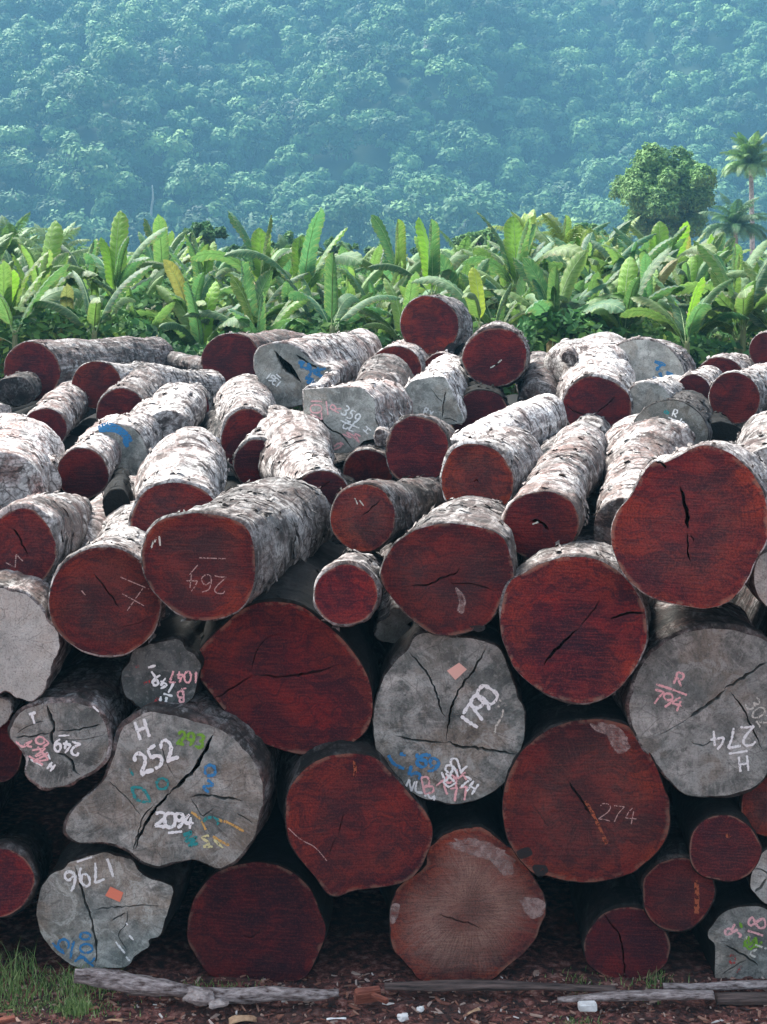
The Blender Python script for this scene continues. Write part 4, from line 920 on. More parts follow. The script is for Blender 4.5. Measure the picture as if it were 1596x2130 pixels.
# ---------------- neighbours just beyond the frame edges, and the dark logs buried inside
OUT = 'logs of the pile beyond the picture edge'
for (u, v, r_, y, rear_) in [(-175, 1290, 110, 10.2, ('dir', 0, 5)), (-165, 1560, 120, 10.1, ('dir', 3, 5)), (-170, 1850, 118, 10.2, ('dir', 3, 5)), (-130, 1110, 80, 10.8, ('dir', 3, 5)), (-170, 960, 80, 13.5, ('dir', 3, 5)),
                       (-120, 820, 60, 20, ('dir', 3, 5)), (1775, 1250, 105, 10.0, ('dir', 0, 5)), (1790, 1530, 125, 10.2, ('dir', -3, 5)), (1770, 1830, 110, 10.2, ('dir', 0, 5)), (1790, 1010, 100, 12, ('dir', 0, 5)), (1730, 840, 60, 19, ('dir', 0, 5)), (-190, 2010, 60, 10.2, ('dir', 0, 5)), (1800, 2005, 60, 10.2, ('dir', 0, 5))]:
    rear = ('dir', (-17 if u < 0 else 17), 5) if v < 1200 else ('dir', (-6 if u < 0 else 6), 5)
    make_log(ell(u, v, r_, r_ * .96, amp=.03), y, rear, 'red', 'dark red log of the pile beyond the picture edge', (.3, .2, 0), (.5, .2, .5), vis=(v < 1200), group=OUT)
BUR = 'dark logs buried deep in the pile, showing only through its gaps'
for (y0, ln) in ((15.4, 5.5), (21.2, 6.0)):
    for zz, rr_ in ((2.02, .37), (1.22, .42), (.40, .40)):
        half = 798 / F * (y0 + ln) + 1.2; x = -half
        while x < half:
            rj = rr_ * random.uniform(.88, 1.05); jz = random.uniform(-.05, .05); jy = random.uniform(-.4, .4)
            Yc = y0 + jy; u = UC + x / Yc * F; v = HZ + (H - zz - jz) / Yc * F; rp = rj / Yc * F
            make_log(ell(u, v, rp, rp, n=10), Yc, ('dir', random.uniform(-2, 2), ln), 'none', 'dark log buried in the pile, glimpsed through gaps between the outer logs', (0, 0, 0), (.6, .7, .1), face=False, vis=False, group=BUR)  # shade inside the pile is put into the near-black bark colour
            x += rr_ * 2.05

# ================================================================== GROUND
def axis(f0, f1, step, lo, hi, g=1.18):
    a = list(np.arange(f0, f1, step)); s = step; x = f1
    up = []
    while x < hi: up.append(x); s *= g; x += s
    up.append(hi); s = step; x = f0 - step; dn = []
    while x > lo: dn.append(x); s *= g; x -= s
    dn.append(lo)
    return np.array(dn[::-1] + a + up)
xs = axis(-3.4, 3.4, .035, -700, 700); ys = axis(8.9, 11.2, .03, -60, 1000)
gx, gy = np.meshgrid(xs, ys)
G3 = np.stack([gx * 3, gy * 3, np.zeros_like(gx)], -1)
near = np.exp(-((gy - 10) / 4) ** 2) * np.exp(-(gx / 6) ** 2)
gz = near * (.012 * fbm(G3, 3, 3) + .008 * fbm(G3 * 5, 8, 2)) + .03 * np.exp(-((gx + 2.5) / 1.0) ** 2 - ((gy - 9.9) / .5) ** 2)
gz = gz - .01
n1, n2 = gx.shape
q = (np.arange(n1 - 1)[:, None] * n2 + np.arange(n2 - 1)[None, :]).ravel()
k = NT('soil'); tc = k.n('TexCoord'); v_ = tc.outputs['Object']
a1 = k.noise(v_, 1.4, 4, .6); a2 = k.noise(v_, 14, 5, .7); a3 = k.noise(v_, 60, 3, .7)
c_ = k.ramp(a2, [(.37, (.014, .008, .008)), (.47, (.072, .025, .020)), (.55, (.21, .066, .050)), (.65, (.38, .21, .17))])
c_ = k.mix(k.ramp(a1, [(.46, 0.0), (.60, .6)]), c_, (.035, .022, .018))
c_ = k.mix(k.ramp(a3, [(.62, 0.0), (.74, .6)]), c_, (.24, .17, .14))
k.l(c_, k.b.inputs['Base Color']); k.b.inputs['Roughness'].default_value = .95
k.l(k.bump(k.math('ADD', a2, k.math('MULTIPLY', a3, .5)), .9, .03), k.b.inputs['Normal'])
M_SOIL = k.m
o = link('ground', mesh_np('ground', np.stack([gx, gy, gz], -1).reshape(-1, 3), np.stack([q, q + 1, q + n2 + 1, q + n2], 1), M_SOIL))
tag(o, kind='structure')

def gheight(x, y):
    p = np.array([[x * 3, y * 3, 0.0]]); nr = math.exp(-((y - 10) / 4) ** 2) * math.exp(-(x / 6) ** 2)
    return float(nr * (.012 * fbm(p, 3, 3)[0] + .008 * fbm(p * 5, 8, 2)[0]) + .03 * math.exp(-((x + 2.5) / 1.0) ** 2 - ((y - 9.9) / .5) ** 2) - .01)

# chips and litter
M_CHIP = NT('chips'); at = M_CHIP.n('Attribute', attribute_name='tone')
M_CHIP.l(M_CHIP.ramp(at.outputs['Fac'], [(0, (.03, .014, .012)), (.35, (.12, .04, .03)), (.55, (.24, .10, .065)), (.75, (.30, .17, .12)), (.95, (.42, .32, .27)), (1, (.66, .62, .58))]), M_CHIP.b.inputs['Base Color'])
M_CHIP.b.inputs['Roughness'].default_value = .9
def chips(n, xr, yr, smin, smax, seed, bias=1.0):
    rr = np.random.RandomState(seed); V = []; Q = []; tone = []
    for i in range(n):
        x = rr.uniform(*xr); y = rr.uniform(*yr); L = rr.uniform(smin, smax) * (1 if rr.rand() < .8 else 1.8); W_ = L * rr.uniform(.15, .45); t_ = rr.uniform(.003, .010)
        a = rr.rand() * math.pi; ca, sa = math.cos(a), math.sin(a); zz = gheight(x, y) + .004; tl = rr.uniform(-.25, .35)
        b0 = len(V); base = [(-L / 2, -W_ / 2 * rr.rand()), (L / 2, -W_ / 2 * rr.rand()), (L / 2 * .8, W_ / 2), (-L / 2 * rr.rand(), W_ / 2)]
        for k_ in (0, 1):
            for (px, py) in base: V.append((x + px * ca - py * sa, y + px * sa + py * ca, zz + k_ * t_ + max(0, px * tl) + .002))
        Q += [(b0, b0 + 3, b0 + 2, b0 + 1), (b0 + 4, b0 + 5, b0 + 6, b0 + 7)] + [(b0 + j, b0 + (j + 1) % 4, b0 + 4 + (j + 1) % 4, b0 + 4 + j) for j in range(4)]
        tone += [rr.rand() ** bias] * 6
    return mesh_np('chips', V, Q, M_CHIP.m, smooth=False, attr={'tone': tone})
tag(link('wood_chips', chips(4200, (-3.3, 3.3), (9.15, 10.3), .010, .05, 5, 1.4)), 'litter of reddish and pale wood chips on the soil before the pile', 'wood chips', kind='stuff')

# grass
M_GRASS = setup_leaf('grass', True, [(0, (.05, .10, .04)), (.5, (.20, .34, .09)), (1, (.46, .54, .24))], .3)
def grass(areas, seed):
    rr = np.random.RandomState(seed); V = []; Q = []; tone = []
    for (n, cx, cy, sx, sy, h) in areas:
        for i in range(n):
            x = rr.normal(cx, sx); y = rr.normal(cy, sy); z = gheight(x, y) if y > 5 else 0
            hh = h * rr.uniform(.35, 1.1); a = rr.rand() * 6.28; ln = rr.uniform(.1, .7) * hh; wd = rr.uniform(.0025, .005)
            dx, dy = math.cos(a) * ln, math.sin(a) * ln; b0 = len(V)
            for t in (0, .4, .75, 1.0):
                ww = wd * (1 - t * .9); V.append((x + dx * t * t - ww, y + dy * t * t, z + hh * t * (1 - .25 * t))); V.append((x + dx * t * t + ww, y + dy * t * t, z + hh * t * (1 - .25 * t)))
            for s_ in range(3): Q.append((b0 + 2 * s_, b0 + 2 * s_ + 1, b0 + 2 * s_ + 3, b0 + 2 * s_ + 2)); tone.append(rr.rand())
    return mesh_np('grass', V, Q, M_GRASS, attr={'tone': tone})
tag(link('grass', grass([(130, -2.40, 10.12, .13, .12, .27), (200, -2.36, 9.90, .18, .07, .12), (480, -2.15, 9.78, .27, .06, .05), (260, -1.88, 9.74, .05, .04, .12), (120, -1.2, 10.05, .25, .05, .08), (60, 1.35, 10.15, .12, .1, .08), (50, 1.75, 10.15, .10, .10, .12), (60, 1.2, 9.62, .1, .03, .05), (260, -1.95, 10.05, .15, .08, .15)], 3)), 'green grass growing by the left end of the pile', 'grass', kind='stuff')

# weathered poles on the ground
M_POLE = simple('weathered_wood', (.06, .035, .030), (.50, .43, .41), 3.0, .9, 1.0, (4, 14, 14))
M_DPOLE = simple('damp_wood', (.018, .013, .012), (.16, .11, .095), 3.0, .9, .8, (1.2, 14, 14))
def tube(path, rads, n=14, seed=0, rough=.006, flat=1.0):
    p = np.array(path, float); m = int(np.sum(np.linalg.norm(p[1:] - p[:-1], axis=1)) / .03) + 4
    tt = np.linspace(0, 1, m); c = catmull(p, m, closed=False); rd = np.interp(tt, np.linspace(0, 1, len(rads)), rads)
    t = np.gradient(c, axis=0); t /= np.linalg.norm(t, axis=1)[:, None]
    up = np.array([0, 0, 1.0]) if abs(t[0][2]) < .8 else np.array([0, 1.0, 0]); s = np.cross(t, up); s /= np.linalg.norm(s, axis=1)[:, None]; u = np.cross(s, t)
    a = np.arange(n) * 2 * math.pi / n
    V = c[:, None, :] + rd[:, None, None] * (np.cos(a)[None, :, None] * s[:, None, :] + flat * np.sin(a)[None, :, None] * u[:, None, :])
    d = rough * fbm(V * np.array([3, 25, 25]) + seed, seed, 3)
    V = V + d[..., None] * (V - c[:, None, :]) / rd[:, None, None]
    V = V.reshape(-1, 3); i = np.arange(m - 1)[:, None] * n; j = np.arange(n)[None, :]
    q = np.stack([i + j, i + (j + 1) % n, i + n + (j + 1) % n, i + n + j], -1).reshape(-1, 4)
    c0 = len(V); V = np.concatenate([V, [c[0]], [c[-1]]])
    e = np.concatenate([np.stack([(np.arange(n) + 1) % n, np.arange(n), np.full(n, c0)], 1), np.stack([(m - 1) * n + np.arange(n), (m - 1) * n + (np.arange(n) + 1) % n, np.full(n, c0 + 1)], 1)])
    return V, [q, e]
def wpx(lst): return [tuple(w_at(u, v, y)) for (u, v, y) in lst]
def pole(path, rads, mat, name, label, cat, seed, flat=1.0, rough=.010):
    V, Q = tube(wpx(path), rads, seed=seed, rough=rough, flat=flat)
    return tag(link(name, mesh_np(name, V, Q, mat)), label, cat)
pole([(156, 2030, 9.86), (230, 2038, 9.86), (320, 2052, 9.84), (430, 2066, 9.82), (540, 2068, 9.82), (640, 2066, 9.82), (705, 2063, 9.84)], [.045, .052, .050, .042, .040, .050, .038, .02], M_POLE, 'weathered_pole', 'long weathered grey pole lying on the soil at lower left', 'pole', 4, rough=.02)
pole([(800, 2052, 9.95), (960, 2050, 9.95), (1120, 2052, 9.95), (1280, 2056, 9.95)], [.035, .045, .04, .03], M_DPOLE, 'flat_timber', 'dark damp split timber lying under the rust coloured log', 'timber', 5, .6, .012)
pole([(1160, 2078, 9.80), (1260, 2072, 9.80), (1380, 2068, 9.80), (1484, 2068, 9.80)], [.02, .040, .045, .04], M_POLE, 'flat_timber', 'pale frayed split timber lying in front of the dark one at lower right', 'timber', 6, .6, .016)
pole([(1490, 2078, 9.86), (1600, 2076, 9.86), (1700, 2078, 9.86)], [.045, .045, .04], M_DPOLE, 'flat_timber', 'brown timber end lying at the bottom right corner', 'timber', 7, .7, .012)
pole([(1380, 2052, 10.0), (1500, 2050, 10.0), (1640, 2050, 10.0)], [.02, .03, .03], M_POLE, 'thin_pole', 'thin pale pole lying under the bluish grey corner log', 'pole', 9, .8, .01)

def rock(u, v, y, r, mat, name, label, cat, seed, sc=(1, .8, .7)):
    n = 20; th, ph = np.meshgrid(np.linspace(0, math.pi, 12), np.arange(n) * 2 * math.pi / n, indexing='ij')
    d = np.stack([np.sin(th) * np.cos(ph), np.sin(th) * np.sin(ph), np.cos(th)], -1)
    rad = r * (1 + .35 * fbm(d * 1.6 + seed, seed, 3)); V = (d * rad[..., None] * np.array(sc)).reshape(-1, 3)
    i = np.arange(11)[:, None] * n; j = np.arange(n)[None, :]
    q = np.stack([i + j, i + (j + 1) % n, i + n + (j + 1) % n, i + n + j], -1).reshape(-1, 4)
    o = link(name, mesh_np(name, V, q, mat, smooth=False)); o.location = w_at(u, v, y); o.location.z = max(o.location.z, r * sc[2] * .5)
    return tag(o, label, cat)
M_STONE = simple('stone', (.17, .13, .12), (.40, .35, .33), 20, .9, .5)
M_WHITE = simple('white_stone', (.55, .54, .52), (.80, .80, .78), 14, .8, .3)
M_RUST = simple('red_wood', (.14, .035, .022), (.30, .10, .06), 10, .8, .5, (1, 6, 6))
rock(418, 2075, 9.74, .075, M_STONE, 'stone', 'lumpy pinkish grey stone propping the long grey pole', 'stone', 2, (1.3, .8, .6))
rock(455, 2088, 9.70, .045, M_STONE, 'stone', 'small flat stone just right of the lumpy propping stone', 'stone', 12, (1.4, .8, .5))
rock(874, 2099, 9.70, .022, M_WHITE, 'pebble', 'small round white pebble left of the white block', 'pebble', 3)
rock(838, 2116, 9.60, .032, M_WHITE, 'pebble', 'larger white pebble near the bottom edge at centre', 'pebble', 4, (1.1, .8, .7))
def block(u, v, y, dims, mat, name, label, cat, rz=0, rx=0, seed=1):
    import bmesh
    bm = bmesh.new(); bmesh.ops.create_cube(bm, size=1)
    rr = random.Random(seed)
    for vv in bm.verts: vv.co = Vector((vv.co.x * dims[0], vv.co.y * dims[1], vv.co.z * dims[2])) + Vector([rr.uniform(-.06, .06) * min(dims) for _ in range(3)])
    bmesh.ops.bevel(bm, geom=bm.edges[:], offset=min(dims) * .14, segments=2, affect='EDGES')
    me = bpy.data.meshes.new(name); bm.to_mesh(me); bm.free(); me.materials.append(mat)
    o = link(name, me); o.location = w_at(u, v, y); o.location.z = max(o.location.z, dims[2] * .5 - .006); o.rotation_euler = (rx, 0, rz)
    return tag(o, label, cat)
block(1222, 2093, 9.72, (.11, .06, .045), M_WHITE, 'white_block', 'bright white block lying on the soil in front of the pale timber', 'block', .05)
block(765, 2070, 9.80, (.16, .05, .09), M_RUST, 'wood_wedge', 'rust red wedge of wood right of the long grey pole', 'wood piece', .3, .35, 3)
block(790, 2076, 9.74, (.13, .025, .03), M_RUST, 'wood_wedge', 'thin orange-red splinter leaning on the rust red wedge', 'wood piece', -.75, .2, 4)
block(15, 2122, 9.62, (.10, .05, .03), M_RUST, 'wood_wedge', 'orange-red offcut in the bottom left corner', 'wood piece', .4, 0, 5)
# curled strips of bark
def curl(u, v, y, L, r, mat, label, rz, seed):
    V = []; Q = []; n = 10; m = 14
    for i in range(m + 1):
        t = i / m
        for j in range(n + 1):
            a = R(20 + 140 * j / n); rr_ = r * (.8 + .25 * math.sin(3 * t + seed) + .1 * math.sin(9 * t)); lift = .35 * r * math.sin(t * math.pi)
            V.append(((t - .5) * L, rr_ * math.cos(a), rr_ * math.sin(a) * (.7 + .3 * t) + lift - r * .2))
    for i in range(m):
        for j in range(n): b = i * (n + 1) + j; Q.append((b, b + 1, b + n + 2, b + n + 1))
    o = link('bark_strip', mesh_np('bark_strip', V, Q, mat)); so_ = o.modifiers.new('s', 'SOLIDIFY'); so_.thickness = .005
    o.location = w_at(u, v, y); o.location.z = max(.0, o.location.z - .02); o.rotation_euler = (0, 0, rz)
    return tag(o, label, 'bark strip', 'curled bark strips lying on the soil')
M_TAN = simple('tan_bark', (.25, .14, .08), (.52, .34, .20), 18, .85, .4)
curl(505, 2118, 9.64, .17, .04, M_TAN, 'curled tan bark strip near the bottom edge below the lumpy stone', .15, 1)
curl(1420, 2062, 9.86, .10, .03, M_TAN, 'orange-tan bark curl resting on the timber near the corner log', .3, 2)
curl(700, 2113, 9.66, .12, .015, M_WHITE, 'flat bleached bark sliver below the rust red wedge', .05, 3)
curl(240, 2117, 9.62, .10, .02, M_TAN, 'small pale bark sliver at bottom left near the grass', -.2, 4)
curl(985, 2098, 9.72, .09, .015, M_TAN, 'slim tan bark sliver on the soil at centre', .6, 5)

# ================================================================== BANANA PLANTS
M_LEAF = setup_leaf('banana_leaf', transl=.38)
M_RIB = simple('leaf_rib', (.18, .28, .10), (.32, .42, .20), 6, .6, .1)
M_STEM = simple('banana_stem', (.05, .07, .03), (.22, .25, .10), 6, .7, .5, (1, 1, .3))
def leaf_mesh(L, W, a0, a1, torn, fold, seed, twist=0.0):
    """blade starting at the origin, leaning from a0 to a1 degrees off the vertical in +X."""
    rr = random.Random(seed); n = 44; V = []; Q = []; mi = []
    c = [Vector((0, 0, 0))]; dirs = []
    for i in range(n):
        t = i / (n - 1); a = R(a0 + (a1 - a0) * t ** 1.6); d = Vector((math.sin(a), 0, math.cos(a))); dirs.append(d); c.append(c[-1] + d * L / n)
    dirs.append(dirs[-1])
    AT = []
    def width(t):
        if t < .14: return .012
        s = (t - .14) / .86
        return W / 2 * min(1, (s / .12)) ** .6 * max(0.02, 1 - max(0, (s - .72) / .28) ** 2.2) * (1 - .1 * s)
    for side in (-1, 1):
        i = 0
        while i < n:
            g = n
            if torn > 0 and i / n > .14: g = max(1, int(rr.expovariate(torn * 1.3) + 1))
            e = min(n, i + g); dr = rr.uniform(-.35, .9) * (1 if torn > 0 else .15); ln = rr.uniform(.82, 1.0) if torn > 0 else 1.0
            b0 = len(V)
            for j in range(i, e + 1):
                t = j / n; ww = width(t) * ln
                if torn > 0 and (j == i or j == e) and e - i > 0: shrink = .0
                d = dirs[min(j, n)]; side_v = Vector((0, side, 0)); nrm = d.cross(side_v) * side
                nrm = Vector((-d.z, 0, d.x)) * 1.0    # upper side direction
                tt = (j - i) / max(1, e - i); edge_in = (.5 - tt) * L / n * (1.5 if torn > 0 and e - i < n else 0)
                for kx, f in enumerate((0.0, .5, 1.0)):
                    fa = R(fold) * (1 - .5 * f) - dr * f - (.35 * f * f)
                    p = c[j] + side_v * (ww * f * math.cos(fa)) + nrm * (ww * f * math.sin(fa)) + d * edge_in * f + d * (ww * .35 * f)
                    p += nrm * (.02 * math.sin(j * 1.9 + kx + seed) * f)
                    if twist: 
                        ang = twist * t; y, z = p.y, (p - c[j]).dot(nrm); p = c[j] + d * (p - c[j]).dot(d) + Vector((0, 1, 0)) * (p.y * math.cos(ang) - z * math.sin(ang)) + nrm * (p.y * math.sin(ang) + z * math.cos(ang))
                    V.append(tuple(p)); AT.append((j / n * L - f * .12, f))
            for j in range(e - i):
                for kx in range(2):
                    b = b0 + j * 3 + kx; Q.append((b, b + 1, b + 4, b + 3)); mi.append(0)
            i = e
    # midrib
    b0 = len(V)
    for j in range(n + 1):
        t = j / n; r_ = .014 * (1 - .85 * t) + .002; d = dirs[min(j, n)]; nrm = Vector((-d.z, 0, d.x))
        for (s_, u_) in ((-1, 0), (0, -1.2), (1, 0), (0, .7)): V.append(tuple(c[j] + Vector((0, s_ * r_, 0)) + nrm * u_ * r_)); AT.append((0, 0))
    for j in range(n):
        for k_ in range(4):
            b = b0 + j * 4; Q.append((b + k_, b + (k_ + 1) % 4, b + 4 + (k_ + 1) % 4, b + 4 + k_)); mi.append(1)
    return mesh_np('leaf', V, Q, [M_LEAF, M_RIB], True, midx=mi, attr={'along': [a_[0] for a_ in AT], 'across': [a_[1] for a_ in AT]})
LV = {'erect': [leaf_mesh(2.0, 0.59, 1, 12, 0, 19, 1), leaf_mesh(2.2, 0.66, 2, 22, 0, 15, 2), leaf_mesh(2.0, 0.54, 2, 34, .30, 12, 3)],
      'up': [leaf_mesh(2.5, 0.54, 10, 55, .6, 12, 4, .4), leaf_mesh(2.4, 0.48, 18, 75, .9, 13, 5, -.5), leaf_mesh(2.6, 0.56, 8, 62, .35, 11, 6, .9), leaf_mesh(2.4, 0.44, 22, 60, 1.3, 6, 16, -.8), leaf_mesh(2.3, 0.53, 5, 45, .7, 16, 26, 1.2), leaf_mesh(2.5, 0.39, 14, 80, 1.6, 2, 27, .3)],
      'arch': [leaf_mesh(2.4, 0.60, 28, 105, .5, 5, 7, .3), leaf_mesh(2.5, 0.54, 30, 125, 1.1, 0, 8, .8), leaf_mesh(2.2, 0.56, 22, 95, .25, 6, 9, -.6), leaf_mesh(2.4, 0.54, 36, 115, .15, 5, 17), leaf_mesh(2.5, 0.46, 25, 120, 1.5, -2, 28, -.4)],
      'droop': [leaf_mesh(2.0, 0.48, 50, 165, 1.0, -2, 10), leaf_mesh(1.8, 0.44, 60, 170, 1.3, -5, 11), leaf_mesh(2.1, 0.46, 45, 155, 1.2, -4, 12, .5)]}
stem_me = []
for s_ in range(3):
    V, Q = tube([(0, 0, 0), (.03, .02, .35), (.0, .03, .7), (.02, 0, 1.0)], [.13, .11, .085, .06], 12, s_, .006)
    stem_me.append(mesh_np('pseudostem', V, Q, M_STEM))
BG = 'banana plants growing behind the log pile'
def banana(x, y, h, label, seed, sc=1.0, plan=None, hero=None):
    rr = random.Random(seed)
    root = empty('banana_plant', Matrix.Translation((x, y, 0)) @ Matrix.Rotation(0, 4, 'Z'))
    tag(root, label, 'banana plant', BG)
    s = link('pseudostem', stem_me[seed % 3], root); s.scale = (sc * 1.1, sc * 1.1, h)
    plan = plan or (['up'] * rr.choice([3, 4, 5]) + ['erect'] * rr.choice([0, 0, 0, 1]) + ['arch'] * rr.choice([5, 6]) + ['droop'] * rr.choice([1, 2, 3]))
    for i, kd in enumerate(plan):
        me = rr.choice(LV[kd]); az = i * 2.4 + rr.uniform(-.4, .4)
        g = rr.uniform(.8, 2.0); wrm = rr.uniform(0, 1) ** 1.3
        if rr.random() < .012: c = (.30 * g * .7, .24 * g * .7, .08, 1)
        elif kd == 'erect': c = (.14 * g, .30 * g, .035, 1)
        elif kd == 'droop' and rr.random() < .45: c = (.16 * g, .10 * g, .045, 1)
        else: c = ((.026 + .085 * wrm) * g, (.112 + .075 * wrm) * g, (.060 - .020 * wrm) * g, 1)
        lf = link('leaf', me, root, c); q_ = sc * rr.uniform(.82, 1.12)
        if hero and i == 0:
            az = hero[0]; q_ = hero[1]; lf.color = hero[2]
        lf.matrix_local = Matrix.Translation((.02 * math.cos(az), .02 * math.sin(az), h - .08 - (.15 if kd == 'droop' else 0))) @ Matrix.Rotation(az, 4, 'Z') @ Matrix.Diagonal((q_, q_, q_, 1))
        if kd == 'droop' and c[1] < .13 and c[0] > c[1]: lf['label'] = 'dried brown leaf'
    return root

# measured plants: (u of the crown, v of the crown, Y, plan, hero leaf, label)
Yl = (.50, .62, .05, 1); Gl = (.20, .40, .05, 1)
HERO = [
 (238, 612, 33.0, ['erect', 'erect', 'up', 'up', 'arch', 'arch', 'arch', 'droop'], (1.05, .92, Gl), 'banana plant at left with the broadest tall upright pale leaf'),
 (425, 612, 35.0, ['erect', 'up', 'up', 'arch', 'arch'], (1.0, .66, Gl), 'banana plant with a short blunt upright pale leaf, left of centre'),
 (545, 600, 34.0, ['erect', 'up', 'up', 'arch', 'arch', 'arch', 'droop'], (2.05, .70, Gl), 'banana plant with one blunt upright leaf leaning left, over the red far end'),
 (1000, 672, 27.9, ['erect', 'arch', 'arch'], (2.0, .56, Yl), 'young banana plant with one bright yellow-green leaf beside the second highest log'),
 (1075, 600, 35.0, ['erect', 'up', 'up', 'up', 'arch', 'arch', 'arch'], (2.0, .85, Gl), 'banana plant right of centre with a tall upright leaf among yellow fronds'),
 (1150, 700, 31.0, ['up', 'up', 'up', 'arch', 'arch', 'arch', 'arch', 'droop', 'droop'], None, 'full banana plant with hanging dry leaves behind the second highest log'),
 (1428, 712, 29.5, ['up', 'arch', 'arch', 'arch', 'arch', 'erect', 'arch'], None, 'nearest banana plant at right, leaves spread like a star above the blue-marked end'),
 (1370, 590, 38.0, ['erect', 'erect', 'up', 'up', 'up', 'arch', 'arch'], (1.2, .8, Gl), 'banana plant at right with two tall upright leaves below the round tree'),
 (630, 620, 33.0, ['erect', 'erect', 'up', 'up', 'arch', 'arch', 'arch'], (1.8, .7, Gl), 'banana plant with a ragged striped upright leaf above the hollow log'),
 (90, 640, 33.5, ['erect', 'up', 'up', 'arch', 'arch', 'arch'], (1.0, .9, Gl), 'banana plant at far left with crossing tattered leaves'),
 (30, 690, 30.0, ['up', 'arch', 'arch', 'arch', 'droop'], None, 'low banana plant at the left border with a brown shrivelled leaf'),
 (195, 690, 30.0, ['up', 'up', 'arch', 'arch', 'arch'], None, 'dark green low banana plant above the far left log'),
 (690, 680, 30.0, ['arch', 'arch', 'up', 'arch'], None, 'low banana plant arching over the top of the hollow log'),
 (900, 610, 33.0, ['up', 'erect', 'up', 'arch', 'arch'], (2.1, .6, Gl), 'banana plant with narrow leaves above the topmost log'),
 (830, 600, 37.0, ['erect', 'up', 'up', 'arch', 'arch'], (1.1, .45, Yl), 'banana plant with a small glowing yellow-green leaf left of the topmost log'),
 (1545, 680, 31.0, ['up', 'up', 'arch', 'arch', 'arch', 'arch'], None, 'banana plant at the right border with long fanned leaves under the palms'),
 (1250, 620, 35.0, ['up', 'up', 'arch', 'arch', 'arch', 'droop'], None, 'banana plant with olive arching leaves right of the yellow fronds'),
]
for i, (u, v, y, plan, hero, lab) in enumerate(HERO):
    p = w_at(u, v, y); banana(p.x, y, p.z, lab, 100 + i, .72 if y < 31 else .8, plan, hero)
kk = 0
for (y, vv, stp) in ((31.2, 725, .95), (33, 690, .85), (35.5, 660, .85), (38.5, 640, .85), (42, 628, .95), (47, 615, 1.1)):
    half = 798 / F * y + 1.6; x = -half + random.uniform(0, .8)
    while x < half:
        u = UC + x / y * F; v = vv + random.gauss(0, 17) + (18 if 560 < u < 920 else 0) - (16 if u > 1000 else 0) + 10 * math.sin(u * .013)
        z = H - (v - HZ) * y / F
        dist = {31.2: 'front', 33: 'second', 35.5: 'third', 38.5: 'fourth', 42: 'fifth', 47: 'rearmost'}[y]
        banana(x, y + random.uniform(-.6, .6), z, 'green banana plant with tattered leaves in the %s rank of the thicket' % dist, 300 + kk, random.uniform(.55, .86))
        kk += 1; x += stp * random.uniform(.6, 1.45)

# leafy undergrowth between the plants (one mass)
M_UND = setup_leaf('undergrowth', True, [(0, (.012, .055, .026)), (.45, (.06, .18, .05)), (.8, (.17, .33, .07)), (1, (.34, .48, .10))], .3)
def leaf_cloud(C, N, size, rng, tone, upb=.5, jit=.6):
    """C (k,3) centres -> quads"""
    k_ = len(C); nrm = N + rng.normal(0, jit, (k_, 3)); nrm[:, 2] += upb; nrm /= np.linalg.norm(nrm, axis=1)[:, None]
    r1 = rng.normal(0, 1, (k_, 3)); a = np.cross(nrm, r1); a /= np.linalg.norm(a, axis=1)[:, None]; b = np.cross(nrm, a)
    s = size * rng.uniform(.6, 1.4, (k_, 1)); a = a * s; b = b * s * .55
    V = np.stack([C - a, C + b * .9 - a * .2, C + a, C - b * .9 + a * .2], 1).reshape(-1, 3)
    Q = np.arange(k_ * 4).reshape(-1, 4)
    return V, Q
rg = np.random.RandomState(5); n_ = 90000
X_ = rg.uniform(-14, 14, n_); Y_ = 30.0 + rg.uniform(0, 1, n_) ** 1.3 * 20
top = 3.15 + (Y_ - 30) * .075 + .6 * fbm(np.stack([X_ * .55, Y_ * .35, np.zeros(n_)], 1), 4, 3) + .9 * np.exp(-((X_ + 4.6) / 1.0) ** 2 - ((Y_ - 34) / 2.5) ** 2)
Z_ = top - rg.exponential(.45, n_); ok = (Z_ > .3); X_, Y_, Z_ = X_[ok], Y_[ok], Z_[ok]
V, Q = leaf_cloud(np.stack([X_, Y_, Z_], 1), np.tile([0, -.6, .4], (len(X_), 1)), .10, rg, None)
tag(link('undergrowth', mesh_np('undergrowth', V, Q, M_UND, False, attr={'tone': np.clip(.45 + .3 * fbm(np.stack([X_, Y_, Z_], 1) * 1.3, 9, 2) + rg.normal(0, .15, len(X_)), 0, 1)})), 'dense leafy undergrowth filling the banana thicket', 'undergrowth', kind='stuff')

